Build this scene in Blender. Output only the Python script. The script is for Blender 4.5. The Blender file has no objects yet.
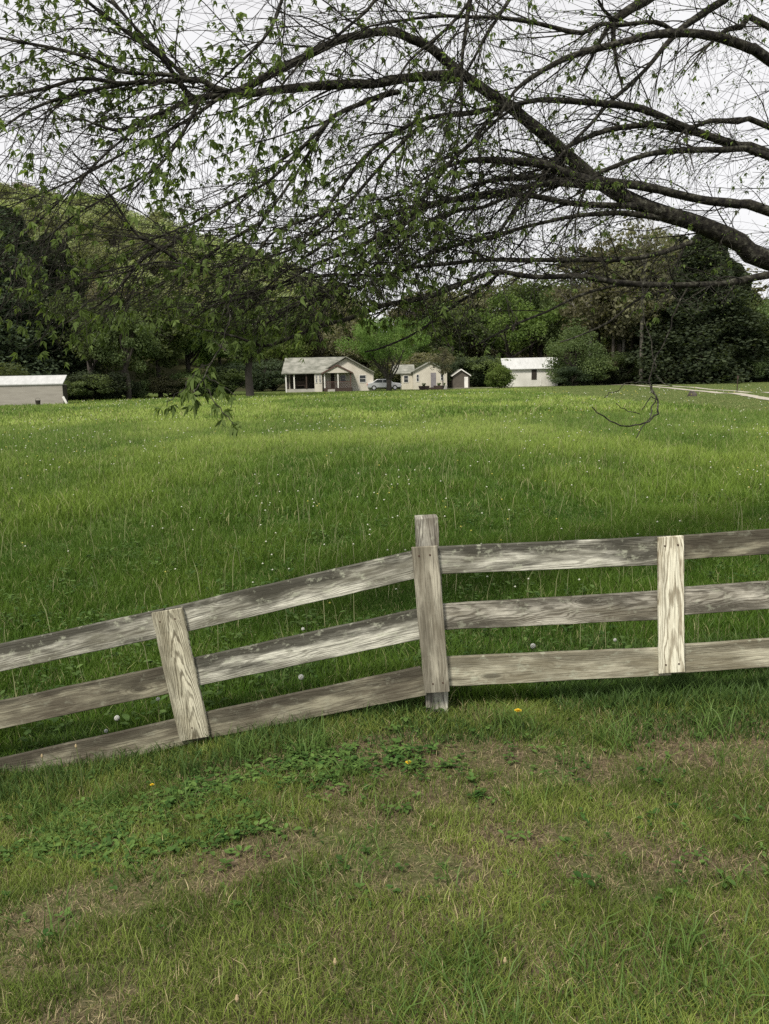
import bpy, math, random
import numpy as np
from mathutils import Vector, Matrix

random.seed(7)
rng = np.random.default_rng(11)
R = math.radians
S = bpy.context.scene
COL = S.collection

# ------------------------------------------------------------------ camera
F = 804.0
PITCH, ROLL, EYE = R(9.46), R(1.2), 1.6
fwd = Vector((0, math.cos(PITCH), -math.sin(PITCH)))
up0 = Vector((0, math.sin(PITCH), math.cos(PITCH)))
rt0 = Vector((1, 0, 0))
RT = (math.cos(ROLL) * rt0 - math.sin(ROLL) * up0).normalized()
UP = (math.sin(ROLL) * rt0 + math.cos(ROLL) * up0).normalized()
CAM = Vector((0, 0, EYE))
cd = bpy.data.cameras.new('camera')
cam = bpy.data.objects.new('camera', cd)
COL.objects.link(cam)
cd.sensor_fit = 'VERTICAL'; cd.sensor_height = 36.0; cd.lens = F / 1024 * 36.0
cd.clip_start = 0.05; cd.clip_end = 3000
m = Matrix((RT, UP, -fwd)).transposed().to_4x4()
m.translation = CAM
cam.matrix_world = m
S.camera = cam

def ray(px, py):
    return fwd + RT * ((px - 384.5) / F) + UP * ((512 - py) / F)
def at(px, py, Y):
    d = ray(px, py)
    return CAM + d * (Y / d.y)
def proj(p):
    v = p - CAM
    z = v.dot(fwd)
    if z < 0.05: return (-999, -999)
    return (384.5 + F * v.dot(RT) / z, 512 - F * v.dot(UP) / z)

# ------------------------------------------------------------------ terrain
def sstep(a, b, x):
    t = np.clip((x - a) / (b - a), 0, 1)
    return t * t * (3 - 2 * t)
def vn(x, y, seed=0):
    x = np.asarray(x, float); y = np.asarray(y, float)
    xi = np.floor(x); yi = np.floor(y); fx = x - xi; fy = y - yi
    fx = fx * fx * (3 - 2 * fx); fy = fy * fy * (3 - 2 * fy)
    def h(i, j):
        v = np.sin(i * 127.1 + j * 311.7 + seed * 74.7) * 43758.5453
        return v - np.floor(v)
    return (h(xi, yi) * (1 - fx) + h(xi + 1, yi) * fx) * (1 - fy) + (h(xi, yi + 1) * (1 - fx) + h(xi + 1, yi + 1) * fx) * fy
def fbm(x, y, seed=0, o=4):
    s = 0; a = 1; t = 0
    for k in range(o):
        s = s + a * vn(np.asarray(x) * 2 ** k, np.asarray(y) * 2 ** k, seed + k * 3); t += a; a *= .5
    return s / t
def gz(x, y):
    x = np.asarray(x, float); y = np.asarray(y, float)
    dip = -0.30 * sstep(0.15, -2.0, x) * sstep(0.8, 3.4, y) * (1 - sstep(5, 14, y))
    und = (fbm(x / 9, y / 9, 5, 2) - .5) * 0.35 * sstep(6, 25, y) * (1 - .6 * sstep(45, 70, y))
    micro = (fbm(x / .5, y / .5, 9, 3) - .5) * 0.03 * (1 - sstep(8, 20, y))
    hill = 46 * sstep(25, -125, x - (y - 150) * .15) * sstep(120, 260, y)
    hill = hill + 60 * sstep(-20, -240, x) * sstep(330, 520, y)
    back = 15 * sstep(198, 245, y)
    return dip + und + micro + np.maximum(hill, back)

# ------------------------------------------------------------------ materials
def newmat(name):
    mt = bpy.data.materials.new(name); mt.use_nodes = True
    nt = mt.node_tree; nt.nodes.clear()
    out = nt.nodes.new('ShaderNodeOutputMaterial')
    return mt, nt, out
def N(nt, typ, **kw):
    n = nt.nodes.new(typ)
    for k, v in kw.items():
        if k.startswith('i_'):
            n.inputs[int(k[2:]) if k[2:].isdigit() else k[2:]].default_value = v
        else: setattr(n, k, v)
    return n
def ramp(nt, fac, stops):
    r = nt.nodes.new('ShaderNodeValToRGB')
    e = r.color_ramp.elements
    while len(e) < len(stops): e.new(0.5)
    for k, (p, c) in enumerate(stops):
        e[k].position = p; e[k].color = (*c, 1) if len(c) == 3 else c
    nt.links.new(fac, r.inputs[0])
    return r.outputs[0]
def mth(nt, op, a, b=None, clamp=False):
    n = nt.nodes.new('ShaderNodeMath'); n.operation = op; n.use_clamp = clamp
    for k, v in enumerate((a, b)):
        if v is None: continue
        if isinstance(v, (int, float)): n.inputs[k].default_value = v
        else: nt.links.new(v, n.inputs[k])
    return n.outputs[0]
def mixc(nt, fac, a, b, mode='MIX'):
    n = nt.nodes.new('ShaderNodeMix'); n.data_type = 'RGBA'; n.blend_type = mode
    for k, v in ((0, fac), (6, a), (7, b)):
        if isinstance(v, (int, float)): n.inputs[k].default_value = v
        elif isinstance(v, tuple): n.inputs[k].default_value = (*v, 1) if len(v) == 3 else v
        else: nt.links.new(v, n.inputs[k])
    return n.outputs[2]
def noise(nt, vec, scale, detail=3, rough=.55, dist=0):
    n = N(nt, 'ShaderNodeTexNoise'); n.inputs['Scale'].default_value = scale
    n.inputs['Detail'].default_value = detail; n.inputs['Roughness'].default_value = rough
    n.inputs['Distortion'].default_value = dist
    if vec is not None: nt.links.new(vec, n.inputs['Vector'])
    return n.outputs[0]
def mapping(nt, vec, scale=(1, 1, 1), loc=(0, 0, 0)):
    n = N(nt, 'ShaderNodeMapping'); n.inputs['Scale'].default_value = scale; n.inputs['Location'].default_value = loc
    nt.links.new(vec, n.inputs['Vector'])
    return n.outputs[0]
def simple(name, stops, scale=3, rough=.85, bump=0.0, vscale=(1, 1, 1), metallic=0, detail=4):
    mt, nt, out = newmat(name)
    tc = N(nt, 'ShaderNodeTexCoord')
    oi = N(nt, 'ShaderNodeObjectInfo')
    off = N(nt, 'ShaderNodeVectorMath', operation='SCALE'); off.inputs[0].default_value = (13, 7, 5)
    nt.links.new(oi.outputs['Random'], off.inputs['Scale'])
    ad = N(nt, 'ShaderNodeVectorMath', operation='ADD')
    nt.links.new(tc.outputs['Object'], ad.inputs[0]); nt.links.new(off.outputs[0], ad.inputs[1])
    v = mapping(nt, ad.outputs[0], vscale)
    nz = noise(nt, v, scale, detail)
    c = ramp(nt, nz, stops)
    p = N(nt, 'ShaderNodeBsdfPrincipled'); p.inputs['Roughness'].default_value = rough
    p.inputs['Metallic'].default_value = metallic
    p.inputs['Specular IOR Level'].default_value = .25
    nt.links.new(c, p.inputs['Base Color'])
    if bump:
        b = N(nt, 'ShaderNodeBump'); b.inputs['Strength'].default_value = bump; b.inputs['Distance'].default_value = .02
        nt.links.new(nz, b.inputs['Height']); nt.links.new(b.outputs[0], p.inputs['Normal'])
    nt.links.new(p.outputs[0], out.inputs[0])
    return mt
def flat(name, c, rough=.7, metallic=0, var=.15):
    a = tuple(x * (1 - var) for x in c); b = tuple(min(1, x * (1 + var)) for x in c)
    return simple(name, [(.3, a), (.7, b)], 2.5, rough, 0, metallic=metallic)

def foliage_mat(name, dark, light, transl=.35, vary=.25):
    """leaves: colour from a vertex attribute 'Col' (x = random, per leaf clump) between two greens; shade comes from light only"""
    mt, nt, out = newmat(name)
    at_ = N(nt, 'ShaderNodeAttribute', attribute_name='Col')
    oi = N(nt, 'ShaderNodeObjectInfo')
    sp = N(nt, 'ShaderNodeSeparateColor'); nt.links.new(at_.outputs['Color'], sp.inputs[0])
    c = mixc(nt, sp.outputs[0], dark, light)
    hs = N(nt, 'ShaderNodeHueSaturation')
    nt.links.new(mth(nt, 'ADD', mth(nt, 'MULTIPLY', oi.outputs['Random'], .035), .4825), hs.inputs['Hue'])
    nt.links.new(mth(nt, 'ADD', mth(nt, 'MULTIPLY', oi.outputs['Random'], vary * 2), 1 - vary), hs.inputs['Value'])
    nt.links.new(c, hs.inputs['Color'])
    d = N(nt, 'ShaderNodeBsdfDiffuse'); t = N(nt, 'ShaderNodeBsdfTranslucent'); mx = N(nt, 'ShaderNodeMixShader')
    mx.inputs[0].default_value = transl
    nt.links.new(hs.outputs[0], d.inputs[0])
    nt.links.new(mixc(nt, 1.0, hs.outputs[0], (1.15, 1.2, .55), 'MULTIPLY'), t.inputs[0])
    nt.links.new(d.outputs[0], mx.inputs[1]); nt.links.new(t.outputs[0], mx.inputs[2])
    nt.links.new(mx.outputs[0], out.inputs[0])
    return mt
def blade_mat(name, transl=.3, gloss=.0):
    mt, nt, out = newmat(name)
    a = N(nt, 'ShaderNodeAttribute', attribute_name='Col')
    d = N(nt, 'ShaderNodeBsdfDiffuse'); t = N(nt, 'ShaderNodeBsdfTranslucent'); mx = N(nt, 'ShaderNodeMixShader')
    mx.inputs[0].default_value = transl
    nt.links.new(a.outputs['Color'], d.inputs[0]); nt.links.new(a.outputs['Color'], t.inputs[0])
    nt.links.new(d.outputs[0], mx.inputs[1]); nt.links.new(t.outputs[0], mx.inputs[2])
    last = mx.outputs[0]
    if gloss:
        g = N(nt, 'ShaderNodeBsdfGlossy'); g.inputs['Roughness'].default_value = .45
        fr = N(nt, 'ShaderNodeMixShader'); fr.inputs[0].default_value = gloss
        nt.links.new(last, fr.inputs[1]); nt.links.new(g.outputs[0], fr.inputs[2]); last = fr.outputs[0]
    nt.links.new(last, out.inputs[0])
    return mt

def wood_mat(name, pale, mid, dark, contrast=1.0, rings=1400., xs=8., stain=.5, green=.15):
    """weathered flat-sawn board: cathedral rings + fibre + blotches; X along the grain, Z across the face"""
    mt, nt, out = newmat(name)
    tc = N(nt, 'ShaderNodeTexCoord'); oi = N(nt, 'ShaderNodeObjectInfo')
    rnd = oi.outputs['Random']
    off = N(nt, 'ShaderNodeCombineXYZ')
    nt.links.new(mth(nt, 'MULTIPLY', rnd, 37.0), off.inputs[0]); nt.links.new(mth(nt, 'MULTIPLY', rnd, 11.0), off.inputs[1])
    ad = N(nt, 'ShaderNodeVectorMath', operation='ADD')
    nt.links.new(tc.outputs['Object'], ad.inputs[0]); nt.links.new(off.outputs[0], ad.inputs[1])
    V = ad.outputs[0]
    sx = N(nt, 'ShaderNodeSeparateXYZ'); nt.links.new(tc.outputs['Object'], sx.inputs[0])
    so = N(nt, 'ShaderNodeSeparateXYZ'); nt.links.new(V, so.inputs[0])
    z0 = mth(nt, 'MULTIPLY', mth(nt, 'SUBTRACT', rnd, .5), .05)
    wob = noise(nt, mapping(nt, V, (1.6, 0, 5)), 1.6, 2)
    z = mth(nt, 'ADD', mth(nt, 'SUBTRACT', sx.outputs[2], z0), mth(nt, 'MULTIPLY', mth(nt, 'SUBTRACT', wob, .5), .07))
    f = mth(nt, 'MULTIPLY', mth(nt, 'MULTIPLY', z, z), rings)
    f = mth(nt, 'ADD', f, mth(nt, 'MULTIPLY', so.outputs[0], xs))
    vo = N(nt, 'ShaderNodeTexVoronoi'); vo.inputs['Scale'].default_value = 1.0
    nt.links.new(mapping(nt, V, (2.4, 0, 9)), vo.inputs['Vector'])
    kn = mth(nt, 'MAXIMUM', mth(nt, 'SUBTRACT', 1.0, mth(nt, 'MULTIPLY', vo.outputs['Distance'], 3.2)), 0.0)
    kn2 = mth(nt, 'MULTIPLY', mth(nt, 'MULTIPLY', kn, kn), 5.0)
    f = mth(nt, 'ADD', f, kn2)
    f = mth(nt, 'ADD', f, mth(nt, 'MULTIPLY', noise(nt, mapping(nt, V, (3, 1, 30)), 2.2, 4), 1.6))
    band = mth(nt, 'ADD', mth(nt, 'MULTIPLY', mth(nt, 'SINE', mth(nt, 'MULTIPLY', f, 6.283)), .5), .5)
    fib = noise(nt, mapping(nt, V, (4, 160, 240)), 1.0, 4, .75)
    blo = noise(nt, mapping(nt, V, (2.2, 1, 10)), 1.3, 4, .6)
    blo2 = noise(nt, mapping(nt, V, (7, 1, 26)), 1.0, 4, .65)
    base = ramp(nt, blo, [(.36, mid), (.5, tuple((a + b) / 2 for a, b in zip(mid, pale))), (.6, tuple(min(.85, x * 1.2) for x in pale))])
    bd = mth(nt, 'MULTIPLY', ramp(nt, band, [(.0, (1, 1, 1)), (.22, (.75,) * 3), (.42, (0, 0, 0))]), contrast, True)
    # rings show strongly only in places
    bd = mth(nt, 'MULTIPLY', bd, ramp(nt, blo2, [(.3, (.35,) * 3), (.55, (1, 1, 1))]))
    c = mixc(nt, bd, base, dark)
    c = mixc(nt, mth(nt, 'MULTIPLY', ramp(nt, fib, [(.36, (1, 1, 1)), (.5, (0, 0, 0))]), .8), c, tuple(x * .38 for x in mid))
    # soaked, blackened stretches
    wet = noise(nt, mapping(nt, V, (1.1, 1, 5), (4, 2, 9)), 1.7, 5, .62)
    edge = mth(nt, 'MULTIPLY', mth(nt, 'MAXIMUM', sx.outputs[2], 0.0), 3.2)
    wet = mth(nt, 'ADD', wet, edge)
    c = mixc(nt, mth(nt, 'MULTIPLY', ramp(nt, wet, [(.52, (0, 0, 0)), (.64, (1, 1, 1))]), stain), c, tuple(x * .3 for x in mid))
    lich = noise(nt, mapping(nt, V, (9, 9, 14)), 2.0, 5, .7)
    c = mixc(nt, mth(nt, 'MULTIPLY', ramp(nt, lich, [(.56, (0, 0, 0)), (.66, (1, 1, 1))]), green), c, (.42, .44, .34))
    c = mixc(nt, mth(nt, 'MULTIPLY', ramp(nt, kn, [(.55, (0, 0, 0)), (.75, (1, 1, 1))]), .8), c, tuple(x * .35 for x in mid))
    p = N(nt, 'ShaderNodeBsdfPrincipled'); p.inputs['Roughness'].default_value = .9; p.inputs['Specular IOR Level'].default_value = .15
    nt.links.new(c, p.inputs['Base Color'])
    hgt = mth(nt, 'ADD', mth(nt, 'MULTIPLY', fib, .8), mth(nt, 'MULTIPLY', bd, -.5))
    b = N(nt, 'ShaderNodeBump'); b.inputs['Strength'].default_value = .7; b.inputs['Distance'].default_value = .003
    nt.links.new(hgt, b.inputs['Height']); nt.links.new(b.outputs[0], p.inputs['Normal'])
    nt.links.new(p.outputs[0], out.inputs[0])
    return mt

M = {}
M['rail_pale'] = wood_mat('rail_pale', (.54, .535, .46), (.165, .16, .125), (.06, .052, .038), .5, 900, 5, .9, .6)
M['rail_mid'] = wood_mat('rail_mid', (.50, .48, .41), (.19, .175, .135), (.07, .058, .04), .7, 1200, 9, .75, .4)
M['rail_brown'] = wood_mat('rail_brown', (.26, .245, .18), (.115, .102, .075), (.07, .056, .04), .45, 900, 4, .7, .2)
M['rail_tan'] = wood_mat('rail_tan', (.46, .44, .34), (.225, .205, .145), (.12, .1, .065), .4, 900, 4, .4, .5)
M['batten_cream'] = wood_mat('batten_cream', (.72, .69, .56), (.56, .52, .38), (.2, .16, .1), .8, 900, 4, .12, .1)
M['batten_grey'] = wood_mat('batten_grey', (.5, .48, .37), (.33, .305, .215), (.10, .085, .055), .9, 1500, 10, .25, .15)
M['batten_tan'] = wood_mat('batten_tan', (.37, .35, .28), (.2, .182, .138), (.09, .075, .05), .4, 800, 2, .35, .15)
M['post_wood'] = wood_mat('post_wood', (.5, .49, .42), (.2, .185, .15), (.05, .04, .03), .6, 1000, 4, .5, .5)
M['bark'] = simple('bark', [(.34, (.006, .0055, .005)), (.47, (.022, .02, .016)), (.56, (.035, .034, .024)), (.68, (.10, .10, .08))], 30, .95, 1.0, (1, 1, 1), detail=8)
M['bark_far'] = simple('bark_far', [(.3, (.035, .03, .026)), (.7, (.09, .08, .068))], 2, .95, .5)
M['bark_pale'] = simple('bark_pale', [(.3, (.09, .085, .07)), (.7, (.19, .18, .155))], 2, .95, .5)
M['leaf_near'] = foliage_mat('leaf_near', (.06, .1, .032), (.17, .25, .085), .5, .0)
M['grass'] = blade_mat('grass', .3, .01)
M['blossom'] = blade_mat('blossom', .25)
FOL = {
 'mid': foliage_mat('foliage_mid', (.07, .10, .045), (.175, .225, .10), .42, .4),
 'bright': foliage_mat('foliage_bright', (.085, .14, .04), (.19, .26, .085), .42, .2),
 'dark': foliage_mat('foliage_dark', (.036, .05, .032), (.075, .098, .055), .3, .25),
 'olive': foliage_mat('foliage_olive', (.10, .10, .062), (.22, .215, .135), .4, .3),
 'hill': foliage_mat('foliage_hill', (.19, .23, .11), (.40, .43, .25), .45, .4),
 'haze': foliage_mat('foliage_haze', (.3, .27, .24), (.42, .38, .34), .2, .3),  # distance haze put into the leaf colour of the far ridge trees
}

# ------------------------------------------------------------------ mesh helpers
def link(name, me, mat=None, parent=None, loc=None):
    o = bpy.data.objects.new(name, me); COL.objects.link(o)
    if mat is not None and me is not None: me.materials.append(mat)
    if parent is not None: o.parent = parent
    if loc is not None: o.location = loc
    return o
def tag(o, label, cat, group=None):
    o['label'] = label; o['category'] = cat
    if group: o['group'] = group
    return o
def thing(name, label, cat, loc=(0, 0, 0), rz=0, group=None):
    o = bpy.data.objects.new(name, None); COL.objects.link(o)
    o.empty_display_size = .1
    o.location = loc; o.rotation_euler = (0, 0, rz)
    return tag(o, label, cat, group)
def setting(o, kind='structure'):
    o['kind'] = kind; return o
def fast_mesh(name, co, faces_n, loops, col=None, smooth=False):
    """co (n,3); faces_n: verts per face; loops: flat indices"""
    me = bpy.data.meshes.new(name)
    co = np.ascontiguousarray(co, np.float32)
    me.vertices.add(len(co)); me.vertices.foreach_set('co', co.ravel())
    me.loops.add(len(loops)); me.loops.foreach_set('vertex_index', np.asarray(loops, np.int32))
    fn = np.asarray(faces_n, np.int32)
    me.polygons.add(len(fn))
    st = np.zeros(len(fn), np.int32); st[1:] = np.cumsum(fn)[:-1]
    me.polygons.foreach_set('loop_start', st)
    me.update(calc_edges=True); me.validate()
    if col is not None:
        a = me.color_attributes.new('Col', 'FLOAT_COLOR', 'POINT')
        c = np.ones((len(co), 4), np.float32); c[:, :3] = col
        a.data.foreach_set('color', c.ravel())
    if smooth: me.polygons.foreach_set('use_smooth', np.ones(len(fn), bool))
    return me

class MB:
    def __init__(s): s.v = []; s.f = []
    def add(s, vs, fs):
        b = len(s.v); s.v += [tuple(v) for v in vs]; s.f += [tuple(i + b for i in f) for f in fs]; return s
    def box(s, x0, x1, y0, y1, z0, z1):
        v = [(x, y, z) for z in (z0, z1) for y in (y0, y1) for x in (x0, x1)]
        return s.add(v, [(0, 2, 3, 1), (4, 5, 7, 6), (0, 1, 5, 4), (2, 6, 7, 3), (0, 4, 6, 2), (1, 3, 7, 5)])
    def prism(s, pts, a, b, axis='y'):
        n = len(pts)
        def P(p, t): return {'y': (p[0], t, p[1]), 'x': (t, p[0], p[1]), 'z': (p[0], p[1], t)}[axis]
        v = [P(p, a) for p in pts] + [P(p, b) for p in pts]
        f = [tuple(range(n)), tuple(range(2 * n - 1, n - 1, -1))] + [(i, n + i, n + (i + 1) % n, (i + 1) % n) for i in range(n)]
        return s.add(v, f)
    def tube(s, pts, rad, sides=6, cap=True, jit=0):
        pts = [Vector(p) for p in pts]; n = len(pts); b = len(s.v)
        if n < 2: return s
        ref = Vector((0, 0, 1))
        t0 = (pts[1] - pts[0]).normalized()
        if abs(t0.z) > .9: ref = Vector((1, 0, 0))
        u = t0.cross(ref).normalized()
        for i in range(n):
            t = (pts[min(i + 1, n - 1)] - pts[max(i - 1, 0)])
            if t.length < 1e-9: t = t0
            t = t.normalized()
            u = (u - t * u.dot(t)); u = u.normalized() if u.length > 1e-6 else t.orthogonal().normalized()
            w = t.cross(u); r = rad[i] if hasattr(rad, '__len__') else rad
            for k in range(sides):
                a = 2 * math.pi * k / sides
                rr = r * (1 + (random.uniform(-jit, jit) if jit else 0))
                p = pts[i] + (u * math.cos(a) + w * math.sin(a)) * rr
                s.v.append((p.x, p.y, p.z))
        for i in range(n - 1):
            for k in range(sides):
                k2 = (k + 1) % sides
                s.f.append((b + i * sides + k, b + i * sides + k2, b + (i + 1) * sides + k2, b + (i + 1) * sides + k))
        if cap:
            s.f.append(tuple(b + k for k in range(sides))[::-1]); s.f.append(tuple(b + (n - 1) * sides + k for k in range(sides)))
        return s
    def mesh(s, name, smooth=False):
        me = bpy.data.meshes.new(name); me.from_pydata(s.v, [], s.f); me.validate(); me.update()
        if smooth: me.polygons.foreach_set('use_smooth', np.ones(len(me.polygons), bool))
        return me
    def build(s, name, mat, parent=None, smooth=False, loc=None):
        return link(name, s.mesh(name, smooth), mat, parent, loc)

# ------------------------------------------------------------------ ground
def build_ground():
    xs = np.unique(np.concatenate([np.linspace(-700, -60, 60), np.linspace(-60, -6, 60), np.linspace(-6, 6, 121), np.linspace(6, 60, 60), np.linspace(60, 700, 60)]))
    ys = np.unique(np.concatenate([np.linspace(-60, 0, 15), np.linspace(0, 10, 110), np.linspace(10, 60, 80), np.linspace(60, 300, 90), np.linspace(300, 1200, 60)]))
    X, Y = np.meshgrid(xs, ys)
    Z = gz(X, Y)
    co = np.stack([X.ravel(), Y.ravel(), Z.ravel()], 1)
    nx, ny = len(xs), len(ys)
    i = np.arange(nx - 1)[None, :] + nx * np.arange(ny - 1)[:, None]
    q = np.stack([i, i + 1, i + nx + 1, i + nx], -1).reshape(-1, 4)
    me = fast_mesh('ground', co, np.full(len(q), 4), q.ravel(), smooth=True)
    mt, nt, out = newmat('earth_and_turf')
    tc = N(nt, 'ShaderNodeTexCoord'); V = tc.outputs['Object']
    n1 = noise(nt, V, .12, 5); n2 = noise(nt, V, 2.2, 5, .65); n3 = noise(nt, V, 45, 4, .7)
    turf = ramp(nt, n1, [(.35, (.06, .1, .02)), (.65, (.095, .14, .035))])
    turf = mixc(nt, .6, turf, ramp(nt, n3, [(.35, (.03, .05, .012)), (.7, (.11, .15, .045))]))
    soil = ramp(nt, n3, [(.3, (.045, .034, .022)), (.5, (.1, .078, .05)), (.7, (.19, .15, .1))])
    sp = N(nt, 'ShaderNodeSeparateXYZ'); nt.links.new(V, sp.inputs[0])
    near = ramp(nt, mth(nt, 'DIVIDE', sp.outputs[1], 10.), [(.36, (1, 1, 1)), (.55, (0, 0, 0))])
    pat = ramp(nt, n2, [(.38, (.35,) * 3), (.58, (1, 1, 1))])
    c = mixc(nt, mth(nt, 'MULTIPLY', near, pat), turf, soil)
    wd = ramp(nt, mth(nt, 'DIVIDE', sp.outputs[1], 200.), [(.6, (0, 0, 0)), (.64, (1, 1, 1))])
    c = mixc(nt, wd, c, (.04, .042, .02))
    p = N(nt, 'ShaderNodeBsdfPrincipled'); p.inputs['Roughness'].default_value = 1; p.inputs['Specular IOR Level'].default_value = .05
    nt.links.new(c, p.inputs['Base Color'])
    b = N(nt, 'ShaderNodeBump'); b.inputs['Strength'].default_value = .8; b.inputs['Distance'].default_value = .02
    nt.links.new(n3, b.inputs['Height']); nt.links.new(b.outputs[0], p.inputs['Normal'])
    nt.links.new(p.outputs[0], out.inputs[0])
    setting(link('ground', me, mt))
build_ground()

# ------------------------------------------------------------------ grass blades
def grass(name, x, y, h, w, col, tipcol, lean=.45, kind=True, flat_=None):
    n = len(x)
    az = rng.uniform(0, 2 * math.pi, n); bd = rng.uniform(0, 2 * math.pi, n)
    ux, uy = np.cos(az) * w / 2, np.sin(az) * w / 2
    L = lean * h * rng.uniform(.3, 1.5, n)
    bx, by = np.cos(bd) * L, np.sin(bd) * L
    z0 = gz(x, y) - .004
    hh = h * rng.uniform(.75, 1.1, n)
    if flat_ is not None: hh = np.where(flat_, h * .12 + .008, hh); L = np.where(flat_, h, L); bx, by = np.cos(bd) * L, np.sin(bd) * L
    P = np.zeros((n, 5, 3), np.float32)
    P[:, 0] = np.stack([x - ux, y - uy, z0], 1); P[:, 1] = np.stack([x + ux, y + uy, z0], 1)
    P[:, 2] = np.stack([x - ux * .8 + bx * .3, y - uy * .8 + by * .3, z0 + hh * .6], 1)
    P[:, 3] = np.stack([x + ux * .8 + bx * .3, y + uy * .8 + by * .3, z0 + hh * .6], 1)
    P[:, 4] = np.stack([x + bx, y + by, z0 + hh], 1)
    base = (np.arange(n) * 5)[:, None]
    loops = (base + np.array([0, 1, 3, 2, 2, 3, 4])[None]).ravel()
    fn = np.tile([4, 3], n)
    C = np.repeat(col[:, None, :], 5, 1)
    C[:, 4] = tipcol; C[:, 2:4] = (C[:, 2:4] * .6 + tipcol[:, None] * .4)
    me = fast_mesh(name, P.reshape(-1, 3), fn, loops, C.reshape(-1, 3))
    return setting(link(name, me, M['grass']), 'stuff')
def scatter(n, y0, y1, p=1.0, kx=.58, c=1.1):
    """positions in the wedge the camera sees, density ~ 1/y^p"""
    u = rng.uniform(0, 1, n)
    if abs(p - 2) < 1e-6: y = y0 * (y1 / y0) ** u
    else: y = (y0 ** (2 - p) + u * (y1 ** (2 - p) - y0 ** (2 - p))) ** (1 / (2 - p))
    x = rng.uniform(-1, 1, n) * (kx * y + c)
    return x, y
def lerp3(a, b, t): return np.array(a)[None] * (1 - t[:, None]) + np.array(b)[None] * t[:, None]

FX = lambda px: at(px, 640, 3.62).x
def gp(px, py):
    d = ray(px, py); t = -(EYE - 0.0) / d.z; q = CAM + d * t
    return Vector((q.x, q.y, 0))
def blobs(x, y, L):
    s = np.zeros(len(x))
    for px, py, rx, ry, a in L:
        q = gp(px, py); e = gp(px + rx, py); f_ = gp(px, py - ry)
        s = np.maximum(s, a * np.exp(-((x - q.x) / (e.x - q.x)) ** 2 - ((y - q.y) / (f_.y - q.y)) ** 2))
    return s
BARE = [(715, 742, 110, 30, 1), (590, 762, 100, 22, 1), (470, 755, 80, 20, .95), (385, 750, 60, 24, 1), (345, 790, 60, 14, .6), (230, 848, 120, 30, 1), (100, 870, 100, 26, .9), (400, 868, 100, 30, .9), (330, 840, 60, 20, .8), (520, 835, 80, 22, .7), (30, 900, 60, 30, .7), (640, 850, 60, 20, .5), (260, 790, 50, 12, .5)]
WEED = [(70, 785, 100, 34, .9), (200, 775, 100, 32, .9), (310, 760, 90, 30, .85), (150, 820, 110, 22, .75), (420, 765, 90, 24, .6), (250, 815, 90, 18, .6), (560, 775, 50, 14, .45), (480, 800, 50, 10, .5), (640, 800, 60, 12, .4), (330, 745, 50, 14, .6)]
def bareness(x, y):
    nn = fbm(x * 4.2, y * 5.5, 21, 5)
    b = blobs(x, y, BARE)
    return np.maximum(sstep(.24, .62, b * (.1 + 1.6 * nn)), .75 * sstep(.53, .66, fbm(x * 2.6 + 7, y * 4.6, 41, 5)) * (y < 3.45))
TRK = [gp(*q) for q in [(628, 384.6), (660, 387.2), (700, 391.3), (740, 395.6), (769, 399), (840, 410)]]
TX = np.array([q.x for q in TRK]); TY = np.array([q.y for q in TRK]); _o = np.argsort(TX); TX, TY = TX[_o], TY[_o]
print('track', TX, TY)
def track_d(x, y):
    ''' signed distance beyond the track (positive: on the wood side), measured square to it '''
    best = np.full(len(x), 1e9); sg = np.ones(len(x))
    for i in range(len(TRK) - 1):
        a, b = TRK[i], TRK[i + 1]; dx, dy = b.x - a.x, b.y - a.y; L2 = dx * dx + dy * dy
        t = np.clip(((x - a.x) * dx + (y - a.y) * dy) / L2, 0, 1)
        ex, ey = x - a.x - t * dx, y - a.y - t * dy
        d_ = np.hypot(ex, ey); c_ = (dx * ey - dy * ex) > 0
        u_ = d_ < best; best = np.where(u_, d_, best); sg = np.where(u_, np.where(c_, 1, -1), sg)
    return best * sg
# mown verge in front of the fence
n = 330000
x, y = scatter(n, 1.25, 3.75, 0.4)
pat = fbm(x * 1.9 + 3, y * 2.9, 21, 5)
bare = bareness(x, y)
dead = np.clip(bare * 1.0 + (fbm(x * 5, y * 5, 31, 3) - .42) * 1.8, 0, 1)
keep = rng.uniform(0, 1, n) > bare * .72
x, y, pat, bare, dead = x[keep], y[keep], pat[keep], bare[keep], dead[keep]; n = len(x)
r = rng.uniform(0, 1, n)
green = lerp3((.04, .085, .014), (.215, .275, .06), np.clip(fbm(x * 3, y * 3, 4, 3) * 1.4 - .3 + r * .35, 0, 1))
straw = lerp3((.22, .175, .09), (.5, .43, .25), rng.uniform(0, 1, n))
isd = rng.uniform(0, 1, n) < .13 + dead * .36
col = np.where(isd[:, None], straw, green)
tip = col * np.where(rng.uniform(0, 1, n) < .4, 1.8, 1.1)[:, None] + np.array([.015, .01, 0])
h = rng.uniform(.022, .06, n) * (1 - .35 * bare) * (1 + .5 * sstep(2.0, 1.5, y))
grass('mown_grass', x, y, h, rng.uniform(.0012, .0032, n), col * .82, tip * .94, .75, flat_=isd & (rng.uniform(0, 1, n) < .7))
# dead clippings lying about
n = 42000
x, y = scatter(n, 1.25, 3.7, .4)
b = bareness(x, y) * .9; k = rng.uniform(0, 1, n) < .12 + b; x, y = x[k], y[k]; n = len(x)
c = lerp3((.13, .1, .06), (.36, .29, .18), rng.uniform(0, 1, n))
grass('dead_grass', x, y, rng.uniform(.015, .06, n), rng.uniform(.0015, .004, n), c, c, 1, flat_=np.ones(n, bool))
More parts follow.
